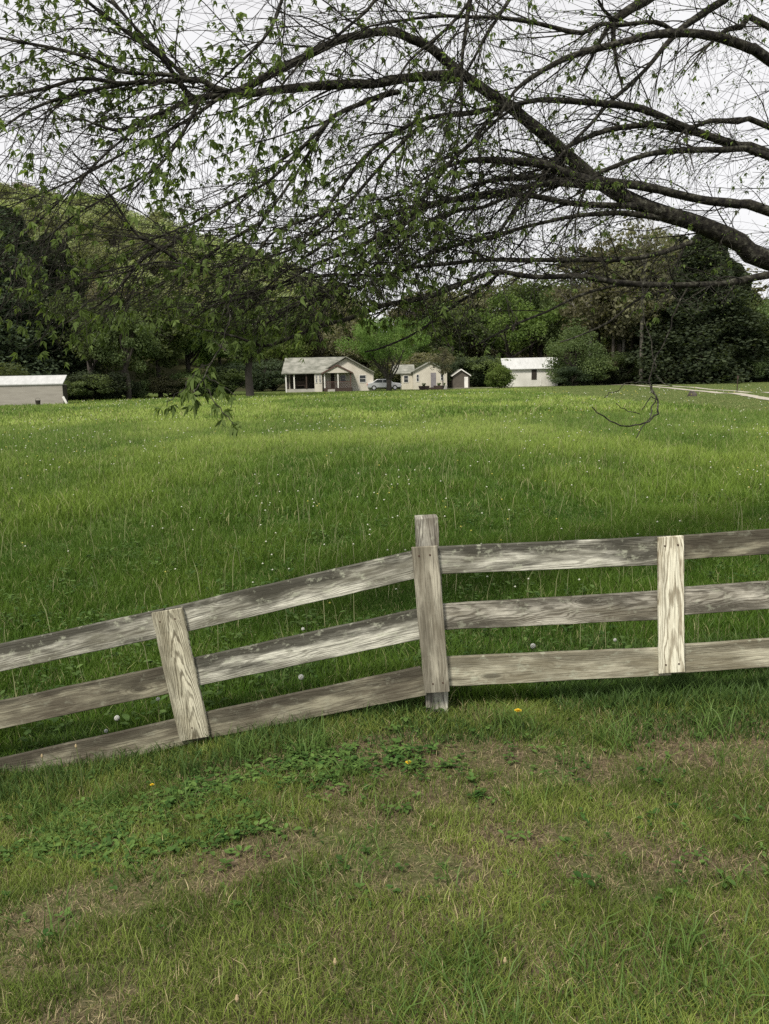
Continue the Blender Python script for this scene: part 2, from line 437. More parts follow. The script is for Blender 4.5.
# tufts along the fence line and unmown strip
n = 76000
x, y = scatter(n, 3.3, 4.6, .2)
cl = fbm(x * 2.3, y * 3, 55, 3)
edge = np.exp(-((y - 3.72) / .35) ** 2)
k = (rng.uniform(0, 1, n) < (.15 + edge) * sstep(.25, .62, cl) + .25 * (y > 3.8)); x, y, cl = x[k], y[k], cl[k]; n = len(x)
c = lerp3((.03, .06, .013), (.075, .13, .03), rng.uniform(0, 1, n))
h = rng.uniform(.05, .13, n) * (.4 + .8 * cl) * np.where(y < 3.6, .6 + .5 * (x < -.3), 1)
grass('fence_line_grass', x, y, h, rng.uniform(.003, .006, n), c, c * 1.5 + .01, .6)
# tall single tufts in the verge
tx = np.array([FX(320), FX(130), FX(600), FX(95), FX(505), FX(700), FX(60), FX(250)]); ty = np.array([3.35, 3.2, 3.3, 3.0, 3.45, 3.4, 3.25, 3.4])
xs_, ys_ = [], []
for a, b_ in zip(tx, ty):
    xs_.append(a + rng.normal(0, .05, 90)); ys_.append(b_ + rng.normal(0, .05, 90))
for q in range(70):
    a = random.uniform(.15, 1.4); b_ = random.uniform(1.45, 2.05); kk = random.randint(15, 40)
    xs_.append(a + rng.normal(0, .05, kk)); ys_.append(b_ + rng.normal(0, .05, kk))
for q in range(60):
    a = random.uniform(-1.6, 1.8); b_ = random.uniform(1.5, 3.2); kk = random.randint(10, 30)
    xs_.append(a + rng.normal(0, .035, kk)); ys_.append(b_ + rng.normal(0, .035, kk))
x, y = np.concatenate(xs_), np.concatenate(ys_); n = len(x)
c = lerp3((.055, .1, .02), (.11, .18, .045), rng.uniform(0, 1, n))
grass('grass_tuft_cover', x, y, rng.uniform(.06, .13, n) * np.where(y > 3, 1.2, .8), rng.uniform(.003, .006, n), c, c * 1.4, .9)
# meadow in three depth bands
def meadow(name, n, y0, y1, p, h0, h1, w0, w1):
    x, y = scatter(n, y0, y1, p)
    t = np.clip(fbm(x / 3.5, y / 7, 61, 4) * 3.2 - 1.1, 0, 1)
    t2 = np.clip(fbm(x / .55, y / .8, 71, 3) * 2.2 - .6, 0, 1)
    far = sstep(6, 28, y)
    mix = np.clip(.55 * t + .25 * t2 + .2 * rng.uniform(0, 1, n), 0, 1)
    c = lerp3((.034, .085, .010), (.16, .235, .035), mix) * (1 - far)[:, None] + lerp3((.065, .135, .022), (.28, .36, .085), mix) * far[:, None]
    if y1 > 60:
        td = track_d(x, y)
        k = (np.abs(td) > .45) & (np.abs(td - 2.1) > .35)
        x, y, t, t2, far, c, td = x[k], y[k], t[k], t2[k], far[k], c[k], td[k]; n = len(x)
        lawn = np.maximum(sstep(92, 98, y), sstep(-16, -9, td) * (td < 60) * (x > 14))
        t2 = t2 * (1 - lawn) - .35 * lawn
        c = c * (1 - lawn)[:, None] + lerp3((.12, .155, .05), (.21, .24, .09), rng.uniform(0, 1, n)) * lawn[:, None]
    st = rng.uniform(0, 1, n) < .05 * (1 + far)
    c = np.where(st[:, None], np.array([.3, .3, .14])[None], c)
    h = rng.uniform(h0, h1, n) * (.55 + .9 * t2)
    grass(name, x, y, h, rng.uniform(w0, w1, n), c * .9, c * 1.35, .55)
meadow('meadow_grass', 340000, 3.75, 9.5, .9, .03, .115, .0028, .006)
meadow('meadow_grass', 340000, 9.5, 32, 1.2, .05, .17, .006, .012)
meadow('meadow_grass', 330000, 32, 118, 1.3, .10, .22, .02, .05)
# seed stalks standing over the meadow
n = 1500
x, y = scatter(n, 4.2, 26, 1.1)
c = lerp3((.2, .22, .1), (.36, .36, .2), rng.uniform(0, 1, n))
grass('meadow_grass', x, y, rng.uniform(.3, .5, n), rng.uniform(.003, .006, n), c, c * 1.2, .25)

# broadleaf weeds (ground cover) in front of the fence, and white clover dots in the field
def leaf_cover(name, cx, cy, size, col, mat, lift=.03, per=5, rad=1.0):
    """rosettes of small ovate leaves"""
    n = len(cx); k = per
    X = np.repeat(cx, k); Y = np.repeat(cy, k); sz = np.repeat(size, k) * rng.uniform(.6, 1.2, n * k)
    a = rng.uniform(0, 2 * math.pi, n * k); rr = rng.uniform(.2, 1.2, n * k) * sz * rad
    X = X + np.cos(a) * rr; Y = Y + np.sin(a) * rr
    Z = gz(X, Y) + lift * rng.uniform(.2, 1.2, n * k)
    dx, dy = np.cos(a), np.sin(a); tilt = rng.uniform(-.3, .5, n * k)
    P = np.zeros((n * k, 6, 3), np.float32)
    prof = [(-.5, 0), (-.15, .34), (.25, .3), (.55, 0), (.25, -.3), (-.15, -.34)]
    for q, (l, w) in enumerate(prof):
        P[:, q] = np.stack([X + dx * l * sz - dy * w * sz, Y + dy * l * sz + dx * w * sz, Z + tilt * l * sz + abs(w) * sz * .35], 1)
    loops = ((np.arange(n * k) * 6)[:, None] + np.array([0, 1, 2, 3, 0, 3, 4, 5])[None]).ravel()
    C = np.repeat(np.repeat(col, k, 0)[:, None, :] * rng.uniform(.75, 1.25, (n * k, 1, 1)), 6, 1)
    me = fast_mesh(name, P.reshape(-1, 3), np.full(2 * n * k, 4), loops, C.reshape(-1, 3))
    return setting(link(name, me, mat), 'stuff')
n = 21000
x, y = scatter(n, 2.2, 3.75, .2)
dens = (sstep(.38, .66, blobs(x, y, WEED) * (.1 + 1.7 * fbm(x * 5, y * 6, 91, 4))) * .8 + .12 * blobs(x, y, WEED)) + .03
k = rng.uniform(0, 1, n) < dens * .85; x, y = x[k], y[k]; n = len(x)
leaf_cover('weed_cover', x, y, rng.uniform(.007, .034, n) * rng.uniform(.6, 1, n), lerp3((.035, .085, .02), (.12, .2, .05), rng.uniform(0, 1, n)), M['grass'], .03, 6)
n = 3000
x, y = scatter(n, 3.9, 10, .8)
k = rng.uniform(0, 1, n) < sstep(.5, .65, fbm(x, y, 97, 3)); x, y = x[k], y[k]; n = len(x)
leaf_cover('weed_cover', x, y, rng.uniform(.02, .05, n), lerp3((.04, .085, .02), (.1, .16, .045), rng.uniform(0, 1, n)), M['grass'], .1, 6)
n = 3000
x, y = scatter(n, 5, 80, 1.3)
k = rng.uniform(0, 1, n) < .1 + .8 * sstep(.5, .62, fbm(x / 3, y / 5, 17, 3)); x, y = x[k], y[k]; n = len(x)
def dots(name, x, y, size, z, col):
    n = len(x)
    Z = gz(x, y) + z
    P = np.zeros((n, 6, 3), np.float32)
    for q, d in enumerate([(1, 0, 0), (-1, 0, 0), (0, 1, 0), (0, -1, 0), (0, 0, 1), (0, 0, -1)]):
        P[:, q] = np.stack([x + d[0] * size, y + d[1] * size, Z + d[2] * size * .8], 1)
    t = np.array([0, 2, 4, 2, 1, 4, 1, 3, 4, 3, 0, 4, 2, 0, 5, 1, 2, 5, 3, 1, 5, 0, 3, 5])
    loops = ((np.arange(n) * 6)[:, None] + t[None]).ravel()
    me = fast_mesh(name, P.reshape(-1, 3), np.full(8 * n, 3), loops, np.repeat(col, 6, 0))
    return setting(link(name, me, M['blossom']), 'stuff')
col = np.where((rng.uniform(0, 1, n) < .75)[:, None], np.array([[.62, .64, .52]]), np.array([[.5, .48, .12]]))
dots('wildflower_foliage', x, y, .006 + .0007 * y, rng.uniform(.08, .2, n), col)

# ------------------------------------------------------------------ fence
root = at(438, 720, 3.66); root.z = float(gz(root.x, 3.7)) - .05
fence = thing('board_fence', 'weathered grey three-rail wooden fence sagging downhill across the grass', 'fence', root)
def board(name, A0, B0, A1, B1, Y0, Y1, T, mat, seed, label=None, seg=12, wob=.0014, skew0=0, skew1=0):
    """A/B: pixel corners of the two edges at end 0 and end 1 on the near face"""
    a0, b0, a1, b1 = at(*A0, Y0), at(*B0, Y0), at(*A1, Y1), at(*B1, Y1)
    c0, c1 = (a0 + b0) / 2, (a1 + b1) / 2
    X = (c1 - c0); L = X.length; X.normalize()
    Zv = (a0 - b0); Zv = (Zv - X * Zv.dot(X)).normalized()
    Yv = Zv.cross(X)
    w0 = abs((a0 - b0).dot(Zv)); w1 = abs((a1 - b1).dot(Zv))
    rs = random.Random(seed)
    v = []; f = []
    bev = .003
    prev = [0, 0]
    for i in range(seg + 1):
        t = i / seg; x = L * t; w = (w0 + (w1 - w0) * t) / 2
        up_, dn = rs.uniform(-wob, wob), rs.uniform(-wob, wob)
        yo = rs.uniform(-wob, wob) * .6
        ring = [(w - bev + up_, 0), (w + up_, bev), (w + up_, T - bev), (w - bev + up_, T), (-w + bev + dn, T), (-w + dn, T - bev), (-w + dn, bev), (-w + bev + dn, 0)]
        for z, yy in ring:
            sk = (skew0 * (1 - t) + skew1 * t) * (z / max(w, 1e-4)) * (1 if i in (0, seg) else 0)
            v.append((x + sk + (rs.uniform(-.003, .003) if i in (0, seg) else 0), yy + yo, z))
    for i in range(seg):
        for k in range(8):
            k2 = (k + 1) % 8
            f.append((i * 8 + k, (i + 1) * 8 + k, (i + 1) * 8 + k2, i * 8 + k2))
    f.append(tuple(range(7, -1, -1))[::-1]); f.append(tuple(seg * 8 + k for k in range(8))[::-1])
    me = bpy.data.meshes.new(name); me.from_pydata(v, [], f); me.validate(); me.update()
    o = link(name, me, mat, fence)
    mm = Matrix((X, Yv, Zv)).transposed().to_4x4(); mm.translation = c0
    o.matrix_local = Matrix.Translation(-root) @ mm
    if label: o['label'] = label
    return o
YF = 3.62
def fy(px):  # the fence line's distance along the frame
    return 3.62 + (.10 * max(0, (426 - px) / 426) if px < 426 else .12 * (px - 426) / 343)
def rail(x0, t0, b0, x1, t1, b1, mat, seed, label=None):
    board('rail', (x0, t0), (x0, b0), (x1, t1), (x1, b1), fy(x0), fy(x1), .024, M[mat], seed, label)
# centre post to the cream batten
rail(427, 547.5, 575, 671.5, 536.5, 564.5, 'rail_pale', 1, 'silver grey top rail with pale lichen')
rail(427, 605.5, 631, 671.5, 591, 619.5, 'rail_mid', 2, 'middle rail with wavy grain rings')
rail(427, 658.5, 688, 671.5, 648, 675.5, 'rail_tan', 3, 'pale tan bottom rail')
# beyond the cream batten, running out of frame
rail(674, 536.5, 560, 915, 519, 546, 'rail_brown', 4, 'dark top rail')
rail(674, 588.5, 616, 915, 571, 598, 'rail_mid', 5)
rail(674, 646, 674, 915, 629, 657, 'rail_tan', 6)
# sagging side
rail(169, 608, 636, 424, 548.5, 577, 'rail_pale', 7, 'silver grey sagging top rail')
rail(178, 662, 690, 424, 608, 639, 'rail_pale', 8)
rail(192, 716, 742, 424, 666.5, 696, 'rail_brown', 9, 'brown bottom rail')
rail(-85, 663, 690, 166.5, 608.5, 636.5, 'rail_pale', 10)
rail(-85, 719, 747, 176, 664.5, 692, 'rail_brown', 11)
rail(-85, 778, 808, 190, 716.5, 744, 'rail_brown', 12, 'brown bottom rail sunk in the grass')
# battens (face boards) : c0 bottom, c1 top;  'A' edge on the side of smaller x
def batten(bl, br, tl, tr, Y, mat, seed, label, **k):
    board('batten', bl, br, tl, tr, Y, Y, .022, M[mat], seed, label, seg=12, **k)
batten((424.5, 693), (449.8, 691), (411.5, 548), (437.8, 546.5), 3.592, 'batten_tan', 21, 'smooth brown upright board on the centre post')
batten((659.5, 674), (685, 672), (658.5, 538), (684, 536), fy(671) - .029, 'batten_cream', 22, 'cream upright board with bold dark grain')
batten((180, 742), (209.5, 735), (150.5, 614), (181.5, 608), fy(170) - .029, 'batten_grey', 23, 'tilted upright board with arched grain rings', wob=.003)
batten((-89, 800), (-60, 795), (-112, 668), (-83, 660), fy(-85) - .029, 'batten_grey', 24, None)
batten((904, 660), (930, 659), (901, 520), (927, 519), fy(915) - .029, 'batten_cream', 25, None)
# posts behind
def post(bl, br, tl, tr, Y, seed):
    board('post', bl, br, tl, tr, Y, Y, .095, M['post_wood'], seed, None, seg=16, wob=.003)
post((427.5, 745), (451, 745), (415.5, 519.5), (438, 517.5), 3.648, 31)
post((-84, 830), (-58, 828), (-110, 640), (-84, 636), fy(-85) + .028, 32)
post((906, 705), (930, 705), (903, 500), (927, 499), fy(915) + .028, 33)
# rusty nail heads on the battens
for (px, py, Y) in [(419, 556, 3.592), (430, 555, 3.592), (433, 684, 3.592), (443, 683, 3.592), (665, 546, fy(671) - .029), (678, 545, fy(671) - .029), (666, 665, fy(671) - .029), (679, 664, fy(671) - .029), (160, 622, fy(170) - .029), (175, 619, fy(170) - .029), (192, 728, fy(170) - .029)]:
    p = at(px, py, Y - .0015) - root
    mb = MB(); mb.tube([p, p + Vector((0, .006, 0))], .0045, 8)
    if 'rust' not in M: M['rust'] = flat('rust', (.06, .035, .025))
    mb.build('nail', M['rust'], fence)

# ------------------------------------------------------------------ overhanging tree
# pixel traces of the boughs (x, y, width in px), ordered from the trunk outwards; depth goes from Ya to Yb
BR = [
 ([(769,260,24),(740,243,23),(700,225,21),(659,212,19),(626,198,18),(596,180,17),(576,163,16),(549,139,15),(515,111,14),(489,93,13),(458,71,12),(432,49,11),(411,39,10),(388,31,10),(346,38,9),(320,49,9),(289,65,10),(263,78,9),(239,91,9),(206,97,7),(192,97,7),(182,86,7),(172,72,6),(161,57,6),(140,42,5),(117,25,4),(88,2,4),(60,-25,3)],5.7,4.4,1),
 ([(462,76,14),(430,76,11),(400,79,11),(373,84,10),(346,84,11),(307,87,10),(276,90,9),(242,94,8),(215,88,8),(200,80,7),(169,81,6),(130,83,5),(114,86,5),(88,91,4),(52,101,4),(26,112,3),(8,124,2.5)],5.05,4.4,0),
 ([(195,82,6),(169,75,5),(130,73,5),(112,68,4.5),(86,57,4),(52,48,4),(26,43,3.5),(-10,36,3)],4.6,4.3,0),
 ([(122,84,4.5),(100,80,4.5),(78,79,4.5),(47,88,4),(22,93,3.5),(-8,98,3)],4.5,4.5,0),
 ([(192,98,6),(182,104,5),(151,117,5),(120,130,4),(100,126,3),(85,120,2)],4.6,4.3,0),
 ([(194,84,6),(180,72,6),(166,58,5),(148,41,5),(125,16,4),(108,-6,4)],4.6,4.7,0),
 ([(224,95,5),(192,117,4),(160,135,3.5),(130,150,3),(90,172,3),(55,188,2.5),(25,200,2)],4.7,4.1,0),
 ([(398,92,7),(384,95,7),(355,106,6),(333,117,6),(320,134,5),(305,160,4),(285,190,3.5),(262,222,3),(240,258,2.5)],4.95,4.3,0),
 ([(520,108,8),(497,107,7),(471,113,6.5),(432,117,6),(406,127,6),(380,143,5),(360,162,4.5),(340,190,4),(322,216,3),(300,245,3)],5.2,4.4,0),
 ([(769,60,12),(751,49,12),(725,39,11),(699,34,10),(673,33,10),(647,36,9),(621,43,8),(595,49,8),(569,57,7),(549,67,6),(531,78,6),(514,92,4),(498,118,3)],6.0,5.0,1),
 ([(769,154,11),(738,146,10),(699,133,9),(673,122,8),(642,109,9),(608,104,8),(569,101,7),(539,100,6),(517,104,5)],6.0,5.2,1),
 ([(769,127,7),(738,122,6),(712,121,6),(696,126,5),(686,130,5)],6.1,5.7,1),
 ([(700,134,7),(668,127,7),(647,125,7),(608,130,7),(569,146,6),(550,165,5),(530,190,4)],5.8,5.2,0),
 ([(769,157,8),(725,150,7),(673,151,7),(642,156,6),(616,166,6),(598,174,5),(585,190,4)],5.9,5.3,1),
 ([(769,211,12),(739,204,11),(709,201,10),(681,195,10),(651,188,10),(625,184,10),(601,182,12),(585,180,12)],5.6,5.35,1),
 ([(769,-20,10),(725,0,9),(704,13,9),(681,29,8),(664,47,6),(647,68,5),(626,88,5),(608,104,4.5),(590,125,4),(569,146,4),(545,175,3.5),(520,205,3)],6.3,5.0,1),
 ([(680,-22,11),(647,0,11),(629,10,11),(613,21,10)],6.0,5.9,0),
 ([(675,32,5),(655,22,5),(621,25,5),(600,24,5),(580,33,5),(536,23,5),(502,18,4.5),(471,17,4),(440,16,4),(405,20,3),(370,26,2.5)],5.9,4.8,0),
 ([(769,27,7),(741,27,7),(725,31,6),(712,42,4)],6.2,6.0,1),
 ([(590,182,14),(562,172,11),(541,164,10),(510,161,9),(476,160,7),(455,164,4),(430,175,3),(400,195,2.5)],5.3,4.8,0),
 ([(590,184,13),(560,180,9),(536,177,8),(500,179,6),(470,186,4),(440,200,3),(405,225,3)],5.35,4.7,0),
 ([(600,186,12),(560,183,9),(536,185,8),(510,190,6),(471,195,5),(442,201,5),(410,208,5),(384,216,4),(350,232,4),(315,250,3),(280,275,2.5)],5.35,4.3,0),
 ([(500,107,6),(487,122,5),(471,143,5),(453,159,5),(437,179,5),(422,200,4),(405,222,3),(385,245,3),(360,272,2)],5.2,4.6,0),
 ([(640,206,9),(576,204,7),(534,196,7),(509,195,6),(484,197,6),(446,202,6),(421,210,5),(384,232,5),(354,250,5),(320,262,4),(285,282,3.5),(250,296,3),(215,305,2)],5.45,4.2,0),
 ([(540,184,6),(526,188,5),(484,207,5),(459,210,5),(421,225,5),(399,247,4),(384,258,4),(360,278,3.5),(330,290,3),(290,305,2.5)],5.3,4.3,0),
 ([(660,218,8),(620,213,7),(576,216,5.5),(546,222,5),(514,230,5),(471,242,5),(434,252,4.5),(409,267,4),(384,278,4),(350,292,3.5),(310,300,3),(270,318,2)],5.5,4.3,0),
 ([(700,240,8),(640,258,6),(576,260,6),(521,260,6),(484,260,5.5),(446,264,5.5),(416,267,5),(384,275,4.5),(350,275,4),(310,278,3),(270,290,3),(230,296,2)],5.6,4.2,0),
 ([(800,270,12),(769,275,10),(752,278,9),(727,283,8),(689,285,7),(651,285,8),(626,283,7),(601,280,6.5),(576,276,7),(534,277,6),(496,272,6),(466,282,6),(434,295,6),(409,301,6),(384,305,6),(354,317,5.5),(317,327,5),(292,337,4.5),(264,346,4),(237,337,3),(205,330,2)],5.7,4.1,1),
 ([(655,284,5),(621,285,4),(601,289,4),(576,297,3.5),(546,312,3),(521,322,3),(491,337,2.5),(470,348,1.5)],5.5,5.0,0),
 ([(500,272,4),(480,290,4),(459,302,4),(421,330,3),(384,347,2.5),(365,352,1.5)],5.2,4.7,0),
 ([(690,286,4),(660,292,3.5),(634,302,3),(609,322,2.5),(576,337,2),(560,342,1.5)],5.5,5.1,0),
 ([(262,222,5),(230,240,4),(205,258,5),(191,268,4.5),(164,251,4),(137,235,3.5),(118,207,3),(107,191,2.5),(95,176,2)],4.4,4.0,0),
 ([(190,235,4),(170,245,5),(156,251,6),(142,259,6),(128,276,5),(118,290,3)],4.3,4.1,0),
 ([(345,205,3.5),(300,222,3.5),(274,232,3.5),(259,250,3),(242,270,3),(222,277,3),(192,266,3),(160,262,2),(120,268,2)],4.4,4.0,0),
 ([(200,100,5),(182,135,3.5),(160,165,3),(120,190,2.5),(75,215,2.5),(45,240,2)],4.6,4.0,0),
 ([(150,118,4),(110,150,3),(75,185,3),(40,220,2.5),(10,245,2)],4.5,4.0,0),
 ([(330,120,5),(300,150,4.5),(270,180,4),(235,200,3.5),(195,222,3),(150,240,2.5)],4.7,4.1,0),
 ([(420,126,5),(395,150,4.5),(360,190,4),(330,225,3.5),(290,250,3),(250,262,2.5)],4.9,4.3,0),
 # boughs added above the frame for shade, with twigs that hang into view
 ([(720,-60,16),(640,-70,14),(560,-75,12),(470,-70,9),(380,-60,7),(290,-60,5),(200,-50,4)],5.8,4.6,1),
 ([(500,-70,8),(480,-30,7),(470,0,6),(466,30,5),(462,60,4),(462,95,3),(458,135,2.5),(456,170,1.5)],4.9,4.7,0),
 ([(480,-40,5),(470,0,4),(440,35,3.5),(410,60,3),(395,85,2)],4.9,4.7,0),
 ([(540,-60,6),(515,-10,5),(490,30,3.5),(468,70,3),(450,110,2)],5.1,4.8,0),
 ([(400,-55,6),(375,0,4),(350,25,3.5),(320,50,3)],4.8,4.5,0),
 ([(300,-60,6),(285,-10,4.5),(270,30,3.5),(245,58,3),(215,85,2)],4.6,4.4,0),
]
tr_base = Vector((5.6, 6.6, 0))
fork = Vector((5.3, 6.4, 1.35))
tree = thing('leafing_tree', 'spreading tree whose dark boughs and young leaves overhang the fence', 'tree', tr_base)
def smooth_path(pts, rad, sub=3):
    P, Q = [], []
    n = len(pts)
    for i in range(n - 1):
        p0, p1, p2, p3 = pts[max(i - 1, 0)], pts[i], pts[i + 1], pts[min(i + 2, n - 1)]
        for k in range(sub):
            t = k / sub
            P.append(.5 * ((2 * p1) + (p2 - p0) * t + (2 * p0 - 5 * p1 + 4 * p2 - p3) * t * t + (3 * p1 - p0 - 3 * p2 + p3) * t ** 3))
            Q.append(rad[i] * (1 - t) + rad[i + 1] * t)
    P.append(pts[-1]); Q.append(rad[-1])
    return P, Q
leafpts = []   # (pos, direction, size, budlike)
twig_count = [0]
def ylim(px):
    return 338 + 14 * math.sin(px * .03) + random.uniform(-22, 14) - (28 if px > 520 else 0)
def grow(mb, p, d, L, r0, lvl, droop):
    n = max(4, int(L / .07)); step = L / n
    pts = [p.copy()]; rad = [r0]
    d = d.normalized()
    bendv = Vector((random.gauss(0, 1), random.gauss(0, 1), random.gauss(0, .7))) * .05
    for i in range(n):
        d = (d + bendv + Vector((random.gauss(0, 1), random.gauss(0, 1), random.gauss(0, 1))) * .075 + Vector((-.01, 0, -droop))).normalized()
        q = pts[-1] + d * step
        px, py = proj(q)
        if py > ylim(px) or q.y < 2.9: break
        pts.append(q); rad.append(max(r0 * (1 - .75 * (i + 1) / n), .0009))
    if len(pts) < 3: return
    mb.tube(pts, rad, 4 if lvl == 1 else 3, cap=False)
    twig_count[0] += 1
    px, py = proj(pts[len(pts) // 2])
    leafy = float(np.interp(px, [-100, 150, 330, 420, 520, 900], [1.0, 1.0, .85, .38, .12, .08]))
    if py < 60 and px < 450: leafy *= .6
    if py > 190: leafy *= .55 if px > 330 else .32
    if lvl == 1:
        m_ = int(L / .085)
        for k in range(m_):
            i = random.randint(1, len(pts) - 2)
            t = (pts[i + 1] - pts[i]).normalized()
            side = t.cross(Vector((random.gauss(0, 1), random.gauss(0, 1), random.gauss(0, 1)))).normalized()
            grow(mb, pts[i], t * .8 + side * .6 + Vector((0, 0, -.1)), random.uniform(.15, .5), max(.0016, rad[i] * .5), 2, droop * 1.1)
    for i in range(2, len(pts)):
        if random.random() < (.5 if lvl == 2 else .3) * leafy or (i == len(pts) - 1 and random.random() < leafy * .8):
            leafpts.append((pts[i], d.copy(), random.uniform(.65, 1.15), False))
        elif px > 330 and random.random() < .25:
            leafpts.append((pts[i], d.copy(), random.uniform(.7, 1.2), True))
for bi, (tr, Ya, Yb, join) in enumerate(BR):
    n = len(tr)
    Ls = [0]
    for i in range(1, n): Ls.append(Ls[-1] + math.hypot(tr[i][0] - tr[i - 1][0], tr[i][1] - tr[i - 1][1]))
    pts, rad = [], []
    for (px, py, w), s in zip(tr, Ls):
        Y = Ya + (Yb - Ya) * s / Ls[-1]
        pts.append(at(px, py, Y)); rad.append(max(w, 2) * .5 * Y / F * .77)
    if join:
        a = pts[0]; r0 = rad[0]
        tgt = fork + Vector((0, random.uniform(-.1, .1), (a.z - fork.z) * .28))
        mid = a.lerp(tgt, .5) + Vector((0, 0, .10))
        pts = [tgt, mid] + pts; rad = [r0 * 1.5, r0 * 1.2] + rad
    P, Q = smooth_path(pts, rad)
    mb = MB(); mb.tube(P, Q, 10 if max(rad) > .03 else 6, jit=.07)
    # side shoots
    acc = random.uniform(0, .1)
    for i in range(1, len(P) - 1):
        seg = (P[i + 1] - P[i]).length; acc += seg
        gap = .085 if Q[i] < .03 else .11
        gap *= .92
        while acc > gap:
            acc -= gap
            t = (P[i + 1] - P[i]).normalized()
            px, py = proj(P[i])
            if px > 950: continue
            side = t.cross(Vector((random.gauss(0, 1), random.gauss(0, .8), random.gauss(0, 1)))).normalized()
            d = t * .9 + side * .65 + Vector((-.05, 0, -.15 if random.random() < .75 else .3))
            L = random.uniform(.35, 1.05) * (1.1 if px < 560 else .8)
            grow(mb, P[i], d, L, min(Q[i] * .45, random.uniform(.003, .006)), 1, random.uniform(.0, .05))
    # tip continues as shoots
    for k in range(3):
        t = (P[-1] - P[-3]).normalized()
        grow(mb, P[-1], t + Vector((random.gauss(0, .3), random.gauss(0, .3), random.gauss(0, .3))), random.uniform(.3, .6), max(Q[-1] * .7, .002), 1, .03)
    o = mb.build('branch', M['bark'], tree, smooth=True); o.location = -tr_base
# hanging shoots with an explicit course
def shoot(tr, Y0, Y1, leaves, name='twig'):
    pts = [at(px, py, Y0 + (Y1 - Y0) * i / (len(tr) - 1)) for i, (px, py, w) in enumerate(tr)]
    P, Q = smooth_path(pts, [w * .36 * Y1 / F for _, _, w in tr], 3)
    P = [P[0]] + [q + Vector((random.gauss(0, .006), random.gauss(0, .006), random.gauss(0, .005))) for q in P[1:-1]] + [P[-1]]
    mb = MB(); mb.tube(P, Q, 5, cap=True)
    for i in range(2, len(P)):
        for k in range(leaves(proj(P[i])[1])):
            leafpts.append((P[i], (P[i] - P[i - 1]).normalized() + Vector((random.gauss(0, .6), random.gauss(0, .6), -.3)), random.uniform(.95, 1.3), False))
    o = mb.build('twig', M['bark'], tree, True); o.location = -tr_base
shoot([(230,262,1.5),(230,290,1.8),(228,315,2),(225,338,2),(212,362,2.2),(203,380,2),(212,398,1.6),(224,412,1.4),(233,424,1)],4.0,3.5,lambda y: (1 if random.random() < .7 else 2) if y > 355 else 0)
shoot([(212,362,1.6),(196,372,1.6),(185,388,1.5),(172,398,1.2),(166,406,1)],3.7,3.5,lambda y: random.choice((0, 1, 1, 2)))
shoot([(207,375,1.6),(222,386,1.4),(236,396,1.2)],3.6,3.5,lambda y: random.choice((0, 1, 1, 2)))
shoot([(203,380,1.6),(196,392,1.4),(192,402,1.2)],3.6,3.5,lambda y: random.choice((0, 1, 1, 2)))
shoot([(688,286,3),(676,310,2.4),(668,335,2.2),(658,356,2),(650,380,2.6),(652,391,2.8),(658,402,2.8),(656,413,2.6),(645,423,2.4),(628,426,2.2),(609,421,2),(592,407,1.6)],5.4,4.6,lambda y: 0)
shoot([(652,386,2),(656,398,2),(652,412,1.8),(643,428,1.5),(636,438,1)],4.7,4.5,lambda y: 0)
shoot([(658,400,1.4),(650,398,1.4),(642,410,1.2)],4.7,4.5,lambda y: 0)
shoot([(640,414,1.4),(625,409,1.2),(616,403,1)],4.6,4.5,lambda y: 0)
shoot([(652,385,1.6),(640,382,1.6),(625,384,1.4),(612,392,1.2),(604,398,1)],4.7,4.5,lambda y: 0)
shoot([(656,375,1.4),(664,383,1.4),(672,386,1)],4.7,4.5,lambda y: 0)
shoot([(640,282,1.6),(642,305,1.6),(648,330,1.5),(652,350,1.6),(654,372,1.6)],5.1,4.8,lambda y: 0)
shoot([(18,255,1.6),(12,270,1.6),(8,290,1.5),(0,310,1.4)],4.0,3.8,lambda y: 0)
# trunk
mb = MB()
P, Q = smooth_path([tr_base + Vector((0, 0, -.3)), tr_base + Vector((0, 0, .05)), tr_base + Vector((-.05, 0, .5)), fork, Vector((5.5, 6.4, 2.6)), Vector((5.9, 6.6, 4.2)), Vector((6.0, 6.9, 6)), Vector((6.1, 7, 8))], [.55, .42, .33, .34, .2, .16, .12, .04])
mb.tube(P, Q, 14, jit=.05); o = mb.build('trunk', M['bark'], tree, True); o.location = -tr_base
